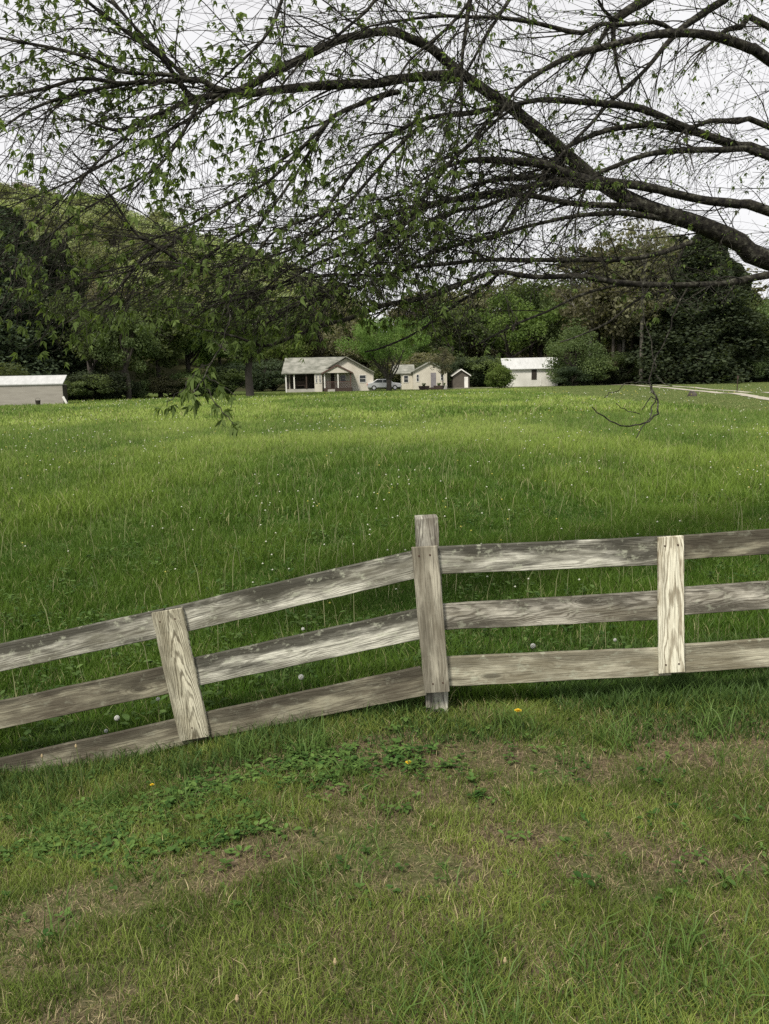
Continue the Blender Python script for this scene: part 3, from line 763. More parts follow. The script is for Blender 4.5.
# leaves: each point carries a drooping compound leaf of 3-5 leaflets
def build_leaves():
    co, fn, lp, cl = [], [], [], []
    def leaflet(p, d, s, c, wid=.36):
        d = d.normalized(); sd = d.cross(Vector((random.gauss(0, 1), random.gauss(0, 1), random.gauss(0, 1)))).normalized()
        nn = d.cross(sd) * .16
        b = len(co)
        w = wid * s
        dr = Vector((0, 0, -.18 * s))
        for q in (p, p + d * s * .4 + sd * w * .5 + nn * s, p + d * s * .38 + dr * .2, p + d * s * .4 - sd * w * .5 + nn * s, p + d * s + dr): co.append(tuple(q)); cl.append(c)
        fn.extend((3, 3, 3, 3)); lp.extend((b, b + 2, b + 1, b, b + 3, b + 2, b + 1, b + 2, b + 4, b + 2, b + 3, b + 4))
    for p, d, s, bud in leafpts:
        px, py = proj(p)
        if px < -350 or px > 1100 or py < -350: continue
        t = random.random()
        if not bud and s < 1.2 and py < 345 and float(fbm(p.x * 2.2, p.z * 2.2 + p.y, 77, 3)) < .40 + .1 * random.random(): continue
        if bud:
            for k in range(random.randint(1, 3)):
                dd = Vector((random.gauss(0, 1), random.gauss(0, 1), random.gauss(0, 1) - .4))
                leaflet(p + dd * .006, dd, random.uniform(.010, .022), (random.random(),) * 3, .6)
            continue
        ax = (d * .5 + Vector((random.gauss(0, .5), random.gauss(0, .5), -.35))).normalized()
        L = .039 * s
        k = random.choice((3, 5, 5))
        for j in range(k):
            a = (j - (k - 1) / 2) / k * 2.6
            side = ax.cross(Vector((.2, 1, .1))).normalized()
            dd = ax * math.cos(a) + side * math.sin(a) + Vector((random.gauss(0, .15), random.gauss(0, .15), -.25 + random.gauss(0, .15)))
            leaflet(p + ax * L * .6, dd, L * random.uniform(.8, 1.2) * (1.15 if abs(a) < .3 else .9), (min(1, max(0, t * .7 + random.random() * .3)),) * 3, .42)
    me = fast_mesh('foliage', np.array(co, np.float32), np.array(fn), np.array(lp), np.array(cl, np.float32))
    o = link('foliage', me, M['leaf_near'], tree); o.location = -tr_base
    print('leafpts', len(leafpts), 'twigs', twig_count[0])
build_leaves()

# ------------------------------------------------------------------ far trees: a few kinds, each a trunk mesh and a crown mesh, copied
def crown_mesh(name, kind, seed, n=7000):
    """unit tree: height 1, crown spread ~ w"""
    g = np.random.default_rng(seed)
    if kind == 'cedar':
        z = g.uniform(0, 1, n) ** .8
        rad = (.24 * (1 - z) ** .7 + .03) * 1; a = g.uniform(0, 2 * math.pi, n); rad = rad * (1 + .14 * np.sin(z * 38 + seed + 2.5 * np.sin(a * 2 + seed)) + .12 * np.sin(a * 3 + z * 7))
        rr = rad * np.sqrt(g.uniform(.25, 1, n)) * (1 + .2 * np.sin(a * 5 + z * 9))
        c = np.stack([np.cos(a) * rr, np.sin(a) * rr, .04 + z * .96 - rr * .3], 1); s = .009; t = g.uniform(0, 1, n)
    else:
        P = {'broad': (34, .36, .30, .62, .115), 'tall': (40, .22, .36, .6, .085), 'thin': (36, .24, .34, .62, .085), 'vase': (44, .56, .30, .66, .11), 'low': (30, .42, .42, .46, .16), 'bush': (26, .42, .38, .45, .16), 'ball': (70, .34, .38, .45, .2)}[kind]
        nc, wr, hr, zc, cr = P
        # lumps spread over an irregular envelope
        u = g.normal(0, 1, (nc, 3)); u /= np.linalg.norm(u, axis=1)[:, None]
        rr = g.uniform(.35, 1, nc) ** .6 * g.uniform(.75, 1.12, nc)
        cen = u * rr[:, None] * np.array([wr, wr, hr]) + np.array([0, 0, zc])
        cen[:, 2] = np.maximum(cen[:, 2], .22 if kind in ('tall', 'thin') else .14)
        if kind == 'vase': cen[:, 2] = np.maximum(cen[:, 2], .36)
        size = g.uniform(.6, 1.35, nc) * cr
        idx = g.integers(0, nc, n)
        v = g.normal(0, 1, (n, 3)); v /= np.linalg.norm(v, axis=1)[:, None]
        q = g.uniform(0, 1, n) ** (.45 if kind != 'thin' else .8)
        c = cen[idx] + v * (size[idx] * q)[:, None] * np.array([1, 1, .75])
        c[:, 2] = np.maximum(c[:, 2], .02)
        tone = g.uniform(0, 1, nc)
        t = np.clip(tone[idx] * .6 + g.uniform(0, .4, n), 0, 1); s = {'bush': .016, 'ball': .02, 'low': .013, 'vase': .010}.get(kind, .013)
    sz = s * g.uniform(.6, 1.4, n)
    e1 = g.normal(0, 1, (n, 3)); e1 /= np.linalg.norm(e1, axis=1)[:, None]
    e2 = np.cross(e1, g.normal(0, 1, (n, 3))); e2 /= np.linalg.norm(e2, axis=1)[:, None]
    co = np.stack([c + e1 * sz[:, None], c + e2 * sz[:, None] * .6, c - e1 * sz[:, None] * .8, c - e2 * sz[:, None] * .6], 1).reshape(-1, 3)
    lp = np.arange(4 * n)
    return fast_mesh(name, co, np.full(n, 4), lp, np.repeat(t, 4)[:, None] * np.ones(3)[None])
def trunk_mesh(name, kind, seed):
    rs = random.Random(seed); mb = MB()
    def br(p, d, L, r, lvl):
        pts = [Vector(p)]; rad = [r]; d = Vector(d).normalized(); n = 5
        for i in range(n):
            d = (d + Vector((rs.gauss(0, .12), rs.gauss(0, .12), rs.gauss(0, .05) + .06))).normalized()
            pts.append(pts[-1] + d * L / n); rad.append(r * (1 - .7 * (i + 1) / n))
        mb.tube(pts, rad, 5 if lvl else 7, cap=False)
        if lvl < 3:
            for k in range((4, 3, 3)[lvl] + (3 if kind == 'thin' else 0)):
                i = rs.randint(2, n); a = rs.uniform(0, 6.28)
                br(pts[i], d * .8 + Vector((math.cos(a), math.sin(a), .3)) * .7, L * .5, rad[i] * .6, lvl + 1)
    if kind == 'vase':
        mb.tube([(0, 0, -.03), (0, 0, .1), (0, 0, .16)], [.045, .033, .035], 8)
        for k in range(11):
            a = k * 2.4; br((0, 0, .13), (math.cos(a) * rs.uniform(.5, 1.2), math.sin(a) * rs.uniform(.5, 1.2), 1), .48, .013, 1)
    elif kind == 'cedar':
        mb.tube([(0, 0, -.03), (0, 0, .3), (0, 0, .95)], [.022, .016, .003], 7)
    elif kind in ('bush', 'ball'):
        for k in range(5): br((0, 0, 0), (rs.gauss(0, .5), rs.gauss(0, .5), 1), .5, .015, 2)
    else:
        h = {'broad': .42, 'tall': .6, 'thin': .7, 'low': .3}[kind]; r = {'broad': .026, 'tall': .013, 'thin': .010, 'low': .03}[kind]
        mb.tube([(0, 0, -.03), (rs.gauss(0, .008), rs.gauss(0, .008), h * .5), (rs.gauss(0, .015), rs.gauss(0, .015), h)], [r * 1.25, r, r * .8], 7, cap=False)
        for k in range(7): br((0, 0, h * rs.uniform(.6, 1)), (rs.gauss(0, .8), rs.gauss(0, .8), 1), .32, r * .5, 1)
    return mb.mesh(name, True)
KINDS = {}
def variants(kind, cnt, n, sseed):
    KINDS[kind] = []
    for k in range(cnt):
        KINDS[kind].append((crown_mesh('crown', kind, sseed + k, n), trunk_mesh('trunk', kind, sseed + k)))
variants('broad', 4, 11000, 100); variants('tall', 4, 8000, 200); variants('thin', 4, 3000, 300)
variants('cedar', 2, 42000, 400); variants('ball', 1, 16000, 800); variants('vase', 1, 24000, 500); variants('bush', 2, 12000, 600); variants('low', 2, 14000, 700)
matmesh = {}
def far_tree(name, x, y, h, w, kind, mat, label, cat='tree', group=None, k=0, bark='bark_far', rz=None, z=None):
    """h: height m; w: spread as a factor of the kind's natural spread"""
    cm, tm = KINDS[kind][k % len(KINDS[kind])]
    key = (cm.name, mat)
    if key not in matmesh:
        c2 = cm.copy(); c2.materials.append(FOL[mat]); matmesh[key] = c2
    kb = (tm.name, bark)
    if kb not in matmesh:
        t2 = tm.copy(); t2.materials.append(M[bark]); matmesh[kb] = t2
    zz = float(gz(x, y)) - .1 if z is None else z
    r = thing(name, label, cat, (x, y, zz), random.uniform(0, 6.28) if rz is None else rz, group)
    r.scale = (h * w, h * w, h)
    link('crown' if cat == 'tree' else 'foliage', matmesh[key], None, r)
    link('trunk' if cat == 'tree' else 'stem', matmesh[kb], None, r)
    return r
def T(name, px, Y, top, kind, mat, label, w=1.0, group=None, k=0, bark='bark_far', cat='tree', rz=None):
    p = at(px, 385, Y); q = at(px, top, Y)
    z0 = float(gz(p.x, Y))
    return far_tree(name, p.x, Y, max(1.5, q.z - z0), w, kind, mat, label, cat, group, k, bark, rz)
T('cedar_tree', 16, 82, 205, 'cedar', 'dark', 'very dark tall evergreen rising right behind the long grey shed', 1.5, k=0)
T('cedar_tree', 62, 88, 232, 'cedar', 'dark', 'dark narrow evergreen at the far end of the grey shed', 1.3, k=1)
T('cedar_tree', -45, 84, 215, 'cedar', 'dark', 'dark evergreen at the edge of the frame, past the grey shed', 1.5, k=1)
T('woodland_tree', 92, 80, 285, 'broad', 'mid', 'rounded green tree standing between dark evergreen and the thin trunked grove', 1.0, k=0)
T('woodland_tree', 128, 78, 298, 'broad', 'mid', 'green tree with thin dark trunk beside the grove opening', .9, k=1)
T('woodland_tree', 160, 84, 285, 'tall', 'mid', 'tall green tree with twin dark stems in the grove', 1.5, k=0)
T('woodland_tree', 190, 90, 288, 'broad', 'mid', 'full green tree between the grove and the thick trunked tree', .9, k=2)
T('woodland_tree', 222, 95, 300, 'tall', 'bright', 'yellow green tree just behind the thick trunked tree', 1.5, k=1)
T('shade_tree', 250, 82, 272, 'broad', 'mid', 'shade tree with one thick dark trunk standing near the porch house', 1.15, k=3)
T('woodland_tree', 288, 135, 306, 'broad', 'bright', 'yellow green tree showing above the porch house roof', 1.0, k=0)
T('woodland_tree', 318, 140, 302, 'broad', 'olive', 'olive green tree behind the ridge of the porch house', .9, k=1)
T('woodland_tree', 350, 128, 306, 'broad', 'olive', 'brownish green tree behind the gable of the porch house', 1.0, k=2)
T('lawn_tree', 389, 97, 309, 'vase', 'bright', 'small round many-stemmed tree on the lawn in front of the parked car', .96)
T('woodland_tree', 425, 134, 290, 'thin', 'mid', 'thin leafed tall tree behind the yellow gabled house', 1.3, k=0)
T('woodland_tree', 452, 128, 298, 'tall', 'mid', 'dark green tall tree behind the small brown shed', 1.6, k=2)
T('woodland_tree', 478, 136, 292, 'tall', 'olive', 'tall slim tree between brown shed and white barn', 1.5, k=3)
T('woodland_tree', 508, 132, 284, 'broad', 'bright', 'tall fresh green tree rising behind the white barn roof', 1.1, k=3)
T('woodland_tree', 540, 140, 276, 'broad', 'mid', 'tall leafy tree behind the far end of white barn', 1.0, k=0)
T('young_tree', 443, 100, 343, 'thin', 'olive', 'thin young tree standing on the lawn before the brown shed', 1.0, k=0)
T('woodland_tree', 575, 112, 318, 'low', 'mid', 'low green tree crowding the end wall of the white barn', 1.1, k=0)
T('woodland_tree', 600, 124, 240, 'thin', 'olive', 'sparse tall tree at the wood edge past the white barn', 1.3, k=1)
T('woodland_tree', 641, 112, 205, 'thin', 'olive', 'tall tree with a straight pale trunk at the wood edge by the track', 1.0, k=2, bark='bark_pale')
T('cedar_tree', 672, 122, 235, 'cedar', 'dark', 'dark evergreen with pointed top behind the biggest evergreen', 1.4, k=0)
T('cedar_tree', 698, 112, 232, 'cedar', 'dark', 'biggest dark evergreen, standing at the bend of the gravel track', 1.75, k=1)
T('cedar_tree', 728, 118, 262, 'cedar', 'dark', 'dark evergreen nearest the thin post beside the track', 1.5, k=0)
T('woodland_tree', 752, 112, 290, 'broad', 'mid', 'light green tree beside the dark evergreens and thin post', 1.0, k=1)
T('woodland_tree', 790, 108, 280, 'broad', 'mid', 'green tree at the outer end of the wood edge past the thin post', 1.0, k=2)
T('woodland_tree', 830, 110, 270, 'broad', 'olive', 'olive tree half out of frame at the wood edge', 1.0, k=3)
# thickness of the wood: second rows (nothing in the photo tells these apart)
rs = random.Random(3)
for i in range(64):
    px = -60 + 920 * (i + rs.uniform(-.4, .4)) / 64
    top = float(np.interp(px, [0, 150, 300, 420, 520, 620, 720, 769], [275, 292, 306, 298, 284, 248, 262, 290])) + rs.uniform(-18, 22)
    if i % 2: T('woodland_tree', px, 146 + rs.uniform(-6, 8), top, rs.choice(['tall', 'thin', 'thin']), rs.choice(['olive', 'mid', 'olive']), 'one of the crowded slim woodland trees behind the houses', rs.uniform(1.2, 1.8), 'woodland trees behind the houses', rs.randint(0, 3))
    else: T('woodland_tree', px, 166 + rs.uniform(-6, 8), top + 8, rs.choice(['broad', 'tall']), rs.choice(['olive', 'mid', 'mid']), 'one of the crowded slim woodland trees behind the houses', rs.uniform(1.0, 1.4), 'woodland trees behind the houses', rs.randint(0, 3))
# wood edge stems past the barn
for px in (588, 612, 622, 630, 655, 665):
    T('woodland_tree', px, 116 + rs.uniform(0, 8), rs.uniform(225, 250), 'thin', 'olive', 'one of the slim bare stemmed trees between white barn and dark evergreens', 1.1, 'slim wood edge trees', rs.randint(0, 3), rs.choice(['bark_far', 'bark_pale']))
# wooded hillside
for i in range(150):
    Y = rs.uniform(175, 300); px = rs.uniform(-70, 345)
    x = at(px, 300, Y).x
    far_tree('hillside_tree', x, Y, rs.uniform(13, 19), rs.uniform(1.0, 1.5), rs.choice(['broad', 'broad', 'tall']), 'hill', 'one of the spring green trees covering the hillside', 'tree', 'trees on the wooded hillside', rs.randint(0, 3))
for i in range(60):
    Y = rs.uniform(440, 560); px = rs.uniform(-60, 230)
    x = at(px, 300, Y).x
    far_tree('hillside_tree', x, Y, rs.uniform(15, 20), rs.uniform(1.3, 1.9), 'broad', 'haze', 'one of the trees along the far ridge, coloured greyish for haze', 'tree', 'trees on the far ridge', rs.randint(0, 3))
# undergrowth along the wood edge
SH = [(75,79),(90,77),(104,78),(120,79),(136,82),(170,84),(182,86),(200,88),(214,90),(230,92),(262,118),(274,122),(560,119),(572,110),(584,113),(597,115),(609,116),(622,117),(636,118),(650,119),(664,117),(676,113),(688,110),(702,111),(716,112),(730,113),(744,111),(758,109),(772,108),(436,116),(480,122),(-12,74),(474,122),(420,122),(400,124)]
for i, (px, Y) in enumerate(SH):
    T('wood_edge_shrub', px, Y, 385 - (random.uniform(22, 42) if not 74 < px < 240 else random.uniform(12, 30)), 'bush', random.choice(['mid', 'dark', 'olive', 'dark']), 'one of the shrubs growing along the foot of the wood', random.uniform(1.3, 2.2), 'shrubs at the foot of the wood', i, cat='shrub')
T('round_bush', 500.5, 104, 361, 'ball', 'bright', 'dense rounded green bush at the corner of the white barn', 1.35, k=0, cat='bush')
# far wood mass closing the view between the trunks
def backing():
    n = 130000
    x = rng.uniform(-210, 230, n); yb = 178 + rng.uniform(0, 14, n)
    hz = 7 + 8 * fbm(x / 14, x * 0, 3, 3)
    z = gz(x, yb) + rng.uniform(0, 1, n) ** 1.2 * hz
    c = np.stack([x, yb, z], 1); s = rng.uniform(.25, .6, n)[:, None]
    e1 = rng.normal(0, 1, (n, 3)); e1 /= np.linalg.norm(e1, axis=1)[:, None]
    e2 = np.cross(e1, rng.normal(0, 1, (n, 3))); e2 /= np.linalg.norm(e2, axis=1)[:, None]
    co = np.stack([c + e1 * s, c + e2 * s * .7, c - e1 * s, c - e2 * s * .7], 1).reshape(-1, 3)
    me = fast_mesh('distant_woods', co, np.full(n, 4), np.arange(4 * n), np.repeat(rng.uniform(0, 1, n), 4)[:, None] * np.ones(3)[None])
    setting(link('distant_woods', me, FOL['olive']), 'stuff')
backing()

# ------------------------------------------------------------------ houses
M['siding_cream'] = simple('siding_cream', [(.3, (.47, .44, .38)), (.7, (.57, .54, .48))], 1.2, .8)
M['siding_yellow'] = simple('siding_yellow', [(.3, (.47, .44, .37)), (.7, (.57, .54, .46))], 1.2, .8)
M['siding_white'] = simple('siding_white', [(.3, (.5, .49, .45)), (.7, (.64, .63, .59))], .8, .8)
M['roof_grey'] = simple('roof_grey', [(.35, (.13, .135, .11)), (.65, (.27, .27, .235))], 1.2, .9)
M['roof_metal'] = simple('roof_metal', [(.3, (.42, .43, .42)), (.7, (.54, .55, .54))], .6, .5, 0, (6, 1, 1))
M['trim_brown'] = flat('trim_brown', (.09, .055, .045))
M['trim_white'] = flat('trim_white', (.66, .65, .62))
M['dark_wood'] = flat('dark_wood', (.05, .035, .028))
M['brown_siding'] = flat('brown_siding', (.085, .075, .062))
M['shed_grey'] = simple('shed_grey', [(.3, (.27, .25, .22)), (.7, (.36, .34, .30))], .8, .8, .2, (1, 1, 6))
M['concrete'] = flat('concrete', (.34, .33, .3))
M['door_grey'] = flat('door_grey', (.2, .19, .2))
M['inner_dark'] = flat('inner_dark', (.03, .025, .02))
def glass_mat():
    mt, nt, out = newmat('window_glass'); p = N(nt, 'ShaderNodeBsdfPrincipled')
    p.inputs['Base Color'].default_value = (.02, .025, .028, 1); p.inputs['Roughness'].default_value = .08
    nt.links.new(p.outputs[0], out.inputs[0]); return mt
M['glass'] = glass_mat()
def window(parent, x0, x1, z0, z1, y, trim='trim_white', t=.07):
    w = MB()
    w.box(x0, x1, y - .05, y, z0, z0 + t).box(x0, x1, y - .05, y, z1 - t, z1).box(x0, x0 + t, y - .05, y, z0 + t, z1 - t).box(x1 - t, x1, y - .05, y, z0 + t, z1 - t)
    w.box(x0 + t, x1 - t, y - .04, y, (z0 + z1) / 2 - .02, (z0 + z1) / 2 + .02)
    o = w.build('window', M[trim], parent)
    MB().box(x0 + t, x1 - t, y - .02, y - .003, z0 + t, z1 - t).build('pane', M['glass'], o)
def gable_roof(x0, x1, y0, y1, ze, zr, th=.12, axis='x', over=.35):
    """ridge along axis"""
    mb = MB()
    if axis == 'x':
        ym = (y0 + y1) / 2
        sl = (zr - ze) / (ym - y0); a, b = y0 - over, y1 + over; za = ze - over * sl
        mb.prism([(a, za), (ym, zr), (b, za), (b, za + th), (ym, zr + th), (a, za + th)], x0 - over, x1 + over, 'x')
    else:
        xm = (x0 + x1) / 2
        sl = (zr - ze) / (xm - x0); a, b = x0 - over, x1 + over; za = ze - over * sl
        mb.prism([(a, za), (xm, zr), (b, za), (b, za + th), (xm, zr + th), (a, za + th)], y0 - over, y1 + over, 'y')
    return mb
def place(name, label, cat, px, Y, rz=0):
    p = at(px, 385, Y)
    return thing(name, label, cat, (p.x, Y, float(gz(p.x, Y))), rz)
sc = lambda px, Y: px * Y / F * 1.013   # pixels to metres at distance Y
# --- porch house (283..370 px)
H = place('porch_house', 'cream bungalow with two covered porches and grey shingle roof', 'house', 283, 104)
W = sc(88, 104)
e, rg = 2.45, 4.35
u = lambda px: sc(px - 283, 104)
b = MB(); b.box(u(318), u(371), 1.6, 9.2, 0, e - .02); b.box(u(287), u(318), 2.4, 9.2, 0, e - .02)
b.prism([(u(318), e - .02), (u(371), e - .02), (u(344.5), e + 1.75)], 1.6, 1.8, 'y'); b.build('wall', M['siding_cream'], H)
rf = gable_roof(u(284), u(340), .5, 9.0, e, rg, .12, 'x', .3).build('roof', M['roof_grey'], H)
rf2 = gable_roof(u(319), u(370), 1.45, 9.3, e - .01, rg - .02, .12, 'y', .28).build('roof', M['roof_grey'], H)
# gabled entrance porch
prf = gable_roof(u(323), u(350), -.6, 1.4, e - .12, e + .82, .1, 'y', .18).build('porch_roof', M['roof_grey'], H)
MB().prism([(u(324), e - .10), (u(349), e - .10), (u(336.5), e + .76)], -.72, -.66, 'y').build('gable_panel', M['siding_cream'], H)
tmb = MB()
for s_ in (-1, 1):
    xm = u(336.5); xe = xm + s_ * (u(350) - xm + .22)
    tmb.prism([(xm, e + .74), (xe, e - .25), (xe, e - .07), (xm, e + .95)], -.84, -.79, 'y')
tmb.build('fascia', M['trim_brown'], prf)
MB().box(u(323), u(350), -.6, 1.55, .0, .45).build('porch_floor', M['dark_wood'], H)
for px in (324, 337, 349.2): MB().box(u(px) - .07, u(px) + .07, -.58, -.44, .46, e - .13).build('porch_post', M['trim_brown'] if px > 340 else M['trim_white'], H)
r_ = MB(); r_.box(u(325), u(348.5), -.54, -.49, 1.2, 1.28)
for k in range(22): xx = u(325) + (u(348.5) - u(325)) * (k + .5) / 22; r_.box(xx - .02, xx + .02, -.53, -.5, .46, 1.2)
r_.build('railing', M['trim_brown'], H)
MB().box(u(329), u(332.5), 1.53, 1.597, .45, 2.35).build('door', M['inner_dark'], H)
window(H, u(338), u(344), 1.1, 2.1, 1.597)
# open side porch
MB().box(u(286), u(317), .5, 2.4, 0, .4).build('porch_floor', M['concrete'], H)
for px, mm_ in ((285, 'trim_white'), (293, 'trim_white'), (305, 'dark_wood')): MB().box(u(px), u(px) + .16, .45, .6, 0.0 if px < 286 else .41, e - .13).build('porch_post', M[mm_], H)
b = MB(); b.box(u(313.5), u(321), .4, 1.58, 0, e - .1); b.build('wall', M['siding_cream'], H)['label'] = 'small enclosed porch bay with two narrow windows'
window(H, u(314.3), u(316.4), 1.1, 2.2, .398); window(H, u(318), u(320.2), 1.1, 2.2, .398)
MB().box(u(288), u(312), 2.33, 2.397, .42, 2.3).build('painted_porch_shade', M['inner_dark'], H)  # dark sheet put in for the shade at the back of the porch
window(H, u(357), u(364), 1.05, 2.05, 1.597)
st = MB(); st.box(u(327), u(334), -1.25, -.62, 0, .15); st.box(u(327), u(334), -.95, -.62, .152, .3); st.build('step', M['concrete'], H)
# things on the porch and in the yard
for px, wd, nm, lab, c in ((299, 1.5, 'porch_bench', 'dark wooden bench on the open side porch', 'dark_wood'),):
    t = thing(nm, lab, 'bench', H.location + Vector((u(px), 1.2, .4)))
    MB().box(-.7, .7, -.25, .2, .42, .48).build('seat', M[c], t); MB().box(-.7, .7, .2, .25, .5, 1.0).build('backrest', M[c], t)
    for s_ in (-.62, .62): MB().box(s_ - .04, s_ + .04, -.22, .2, 0, .419).build('leg', M[c], t)
# --- yellow gabled house (405..447)
H2 = place('gabled_house', 'small pale yellow house with gable end and grey door', 'house', 405, 108)
v2 = lambda px: sc(px - 405, 108)
e2 = 2.35
b = MB(); b.box(v2(413), v2(446), 0, 9, 0, e2); b.prism([(v2(413), e2), (v2(446), e2), (v2(429.5), e2 + 1.15)], 0, .2, 'y'); b.box(v2(402), v2(413), 1.8, 8, 0, e2 - .2); b.build('wall', M['siding_yellow'], H2)
gable_roof(v2(413), v2(446), 0, 9, e2, e2 + 1.15, .1, 'y', .25).build('roof', M['roof_grey'], H2)
gable_roof(v2(395), v2(414), 1.8, 8, e2 - .2, e2 + .9, .1, 'x', .2).build('roof', M['roof_grey'], H2)
MB().box(v2(430.2), v2(435.2), -.05, -.003, .25, 2.15).build('door', M['door_grey'], H2)
window(H2, v2(416), v2(419), 1.0, 2.0, -.003)
window(H2, v2(404), v2(409), .9, 1.9, 1.797)
MB().box(v2(428), v2(441), -1.3, -.06, 0, .22).build('stoop', M['dark_wood'], H2)
window(H2, v2(439.5), v2(443), 1.1, 1.95, -.003)
# planters in front of it
for px, c in ((424, 'dark_wood'), (439, 'dark_wood'), (444.5, 'concrete')):
    p = at(px, 388, 104)
    t = thing('planter', {424: 'long dark planter box before the yellow house door', 439: 'dark planter box by the yellow house corner', 444.5: 'small pale pot at the yellow house corner'}[px], 'planter', (p.x, 104, float(gz(p.x, 104))))
    a = .35 if px == 444.5 else .7
    MB().prism([(-a * .8, 0), (a * .8, 0), (a, .45), (a, .5), (-a, .5), (-a, .45)], -.25, .25, 'y').build('box', M[c], t)
    f_ = link('foliage', KINDS['bush'][0][0].copy(), FOL['mid'], t, (0, 0, .42)); f_.scale = (a * .9, .4, .6)
# --- brown shed
H3 = place('garden_shed', 'small brown shed with white edged gable roof', 'shed', 452, 112)
v3 = lambda px: sc(px - 452, 112)
b = MB(); b.box(v3(453), v3(469), 0, 4, 0, 1.75); b.prism([(v3(453), 1.75), (v3(469), 1.75), (v3(461), 2.5)], 0, .15, 'y'); b.build('wall', M['brown_siding'], H3)
rr_ = gable_roof(v3(453), v3(469), 0, 4, 1.75, 2.5, .08, 'y', .2).build('roof', M['roof_grey'], H3)
tm = MB()
for s_ in (-1, 1):
    xm = v3(461); xe = xm + s_ * (v3(469) - xm + .2)
    tm.prism([(xm, 2.45), (xe, 1.58), (xe, 1.72), (xm, 2.62)], -.26, -.21, 'y')
tm.build('fascia', M['trim_white'], rr_)
MB().box(v3(464), v3(467.6), -.05, -.003, .05, 1.5).build('door', M['trim_white'], H3)
# --- white barn
H4 = place('white_barn', 'long white block barn with a pale metal roof', 'barn', 505, 116, R(-4))
v4 = lambda px: sc(px - 505, 116)
b = MB(); b.box(v4(505), v4(556), 0, 7, 0, 2.55); b.prism([(0, 2.55), (7, 2.55), (3.5, 3.95)], v4(505), v4(505) + .2, 'x'); b.prism([(0, 2.55), (7, 2.55), (3.5, 3.95)], v4(556) - .2, v4(556), 'x'); b.build('wall', M['siding_white'], H4)
gable_roof(v4(505), v4(556), 0, 7, 2.56, 4.0, .08, 'x', .35).build('roof', M['roof_metal'], H4)
MB().box(v4(530.5), v4(535.5), -.05, -.003, .95, 2.45).build('window', M['inner_dark'], H4)
MB().box(v4(539), v4(540), -.04, -.003, .1, 1.2).build('downpipe', M['trim_white'], H4)
# --- long grey shed
H5 = place('storage_shed', 'long low grey shed with a pale roof at the field edge', 'shed', 62, 66, R(15))
v5 = lambda px: sc(px - 62, 66)
b = MB(); b.box(v5(-40), v5(62), 0, 3.2, 0, 1.65); b.build('wall', M['shed_grey'], H5)
r5 = MB(); r5.prism([(-.08, 1.66), (3.28, 2.35), (3.28, 2.43), (-.08, 1.74)], v5(-42), v5(63), 'x'); r5.build('roof', M['roof_metal'], H5)
MB().box(v5(62) + .003, v5(62) + .05, .3, 2.9, .1, 1.6).build('door', M['inner_dark'], H5)
p = at(63, 402, 65)
t = thing('leaning_board', 'white board leaning against the corner of the grey shed', 'board', (p.x + .1, 65.6, float(gz(p.x, 65))))
bb = MB().box(-.09, .09, -.02, .02, 0, .75).build('board', M['trim_white'], t); bb.rotation_euler = (0, R(-24), 0)
p = at(38, 403, 63)
t = thing('logs_bucket', 'dark bucket standing in grass before the grey shed', 'bucket', (p.x, 63, float(gz(p.x, 63)) + .1)); t.name = 'bucket'
MB().tube([(0, 0, 0), (0, 0, .38)], [.15, .2], 10).build('body', M['inner_dark'], t); MB().tube([(-.2, 0, .38), (-.12, 0, .55), (.12, 0, .55), (.2, 0, .38)], .012, 5).build('handle', M['inner_dark'], t)
# --- car
M['car_paint'] = simple('car_paint', [(.3, (.38, .39, .41)), (.7, (.44, .45, .47))], 1, .3, 0, metallic=.3)
M['tyre'] = flat('tyre', (.02, .02, .02)); M['lamp'] = flat('lamp', (.5, .1, .08))
p = at(386, 388, 106)
car = thing('parked_car', 'silver car parked on the lawn between the cream and yellow houses', 'car', (p.x - .2, 106, float(gz(p.x, 106)) + .02))
prof = [(-2.15, .35), (2.15, .35), (2.2, .62), (2.1, .85), (1.15, .98), (.55, 1.42), (-.95, 1.44), (-1.6, 1.02), (-2.15, .95), (-2.22, .6)]
b = MB(); b.prism(prof, -.85, .85, 'y'); body = b.build('body', M['car_paint'], car)
bm_ = body.modifiers.new('bv', 'BEVEL'); bm_.width = .06; bm_.segments = 2
MB().prism([(.98, .99), (.5, 1.36), (-.15, 1.37), (-.15, .99)], -.865, -.853, 'y').build('window', M['glass'], car)
MB().prism([(-.25, .99), (-.25, 1.37), (-.9, 1.37), (-1.4, 1.02)], -.865, -.853, 'y').build('window', M['glass'], car)
for xx in (-1.35, 1.35):
    for yy in (-.78, .78):
        w_ = MB().tube([(xx, yy - .11, .33), (xx, yy + .11, .33)], .33, 16).build('wheel', M['tyre'], car)
        MB().tube([(xx, yy - .12, .33), (xx, yy + .12, .33)], .19, 12).build('rim', M['car_paint'], w_)
MB().box(2.17, 2.24, -.7, -.4, .62, .78).build('headlight', M['trim_white'], car); MB().box(-2.25, -2.17, -.7, -.4, .68, .85).build('taillight', M['lamp'], car)
# --- thin post by the track, dark stump
p = at(737, 391.5, 62)
t = thing('track_post', 'thin dark post with small top plate beside the gravel track', 'post', (p.x, 62, float(gz(p.x, 62))))
MB().tube([(0, 0, -.1), (0, 0, 1.15)], .035, 8).build('pole', M['dark_wood'], t); MB().box(-.07, .07, -.045, -.036, .95, 1.2).build('plate', M['dark_wood'], t)
p = at(692, 399, 52)
mb = MB(); mb.tube([(0, 0, -.05), (.02, 0, .12), (0, .02, .24), (.02, 0, .32)], [.3, .27, .22, .16], 11, jit=.18)
o = mb.build('stump', M['bark_far'], None, False, (p.x, 52, float(gz(p.x, 52)))); tag(o, 'low dark stump in the meadow below the gravel track', 'stump')

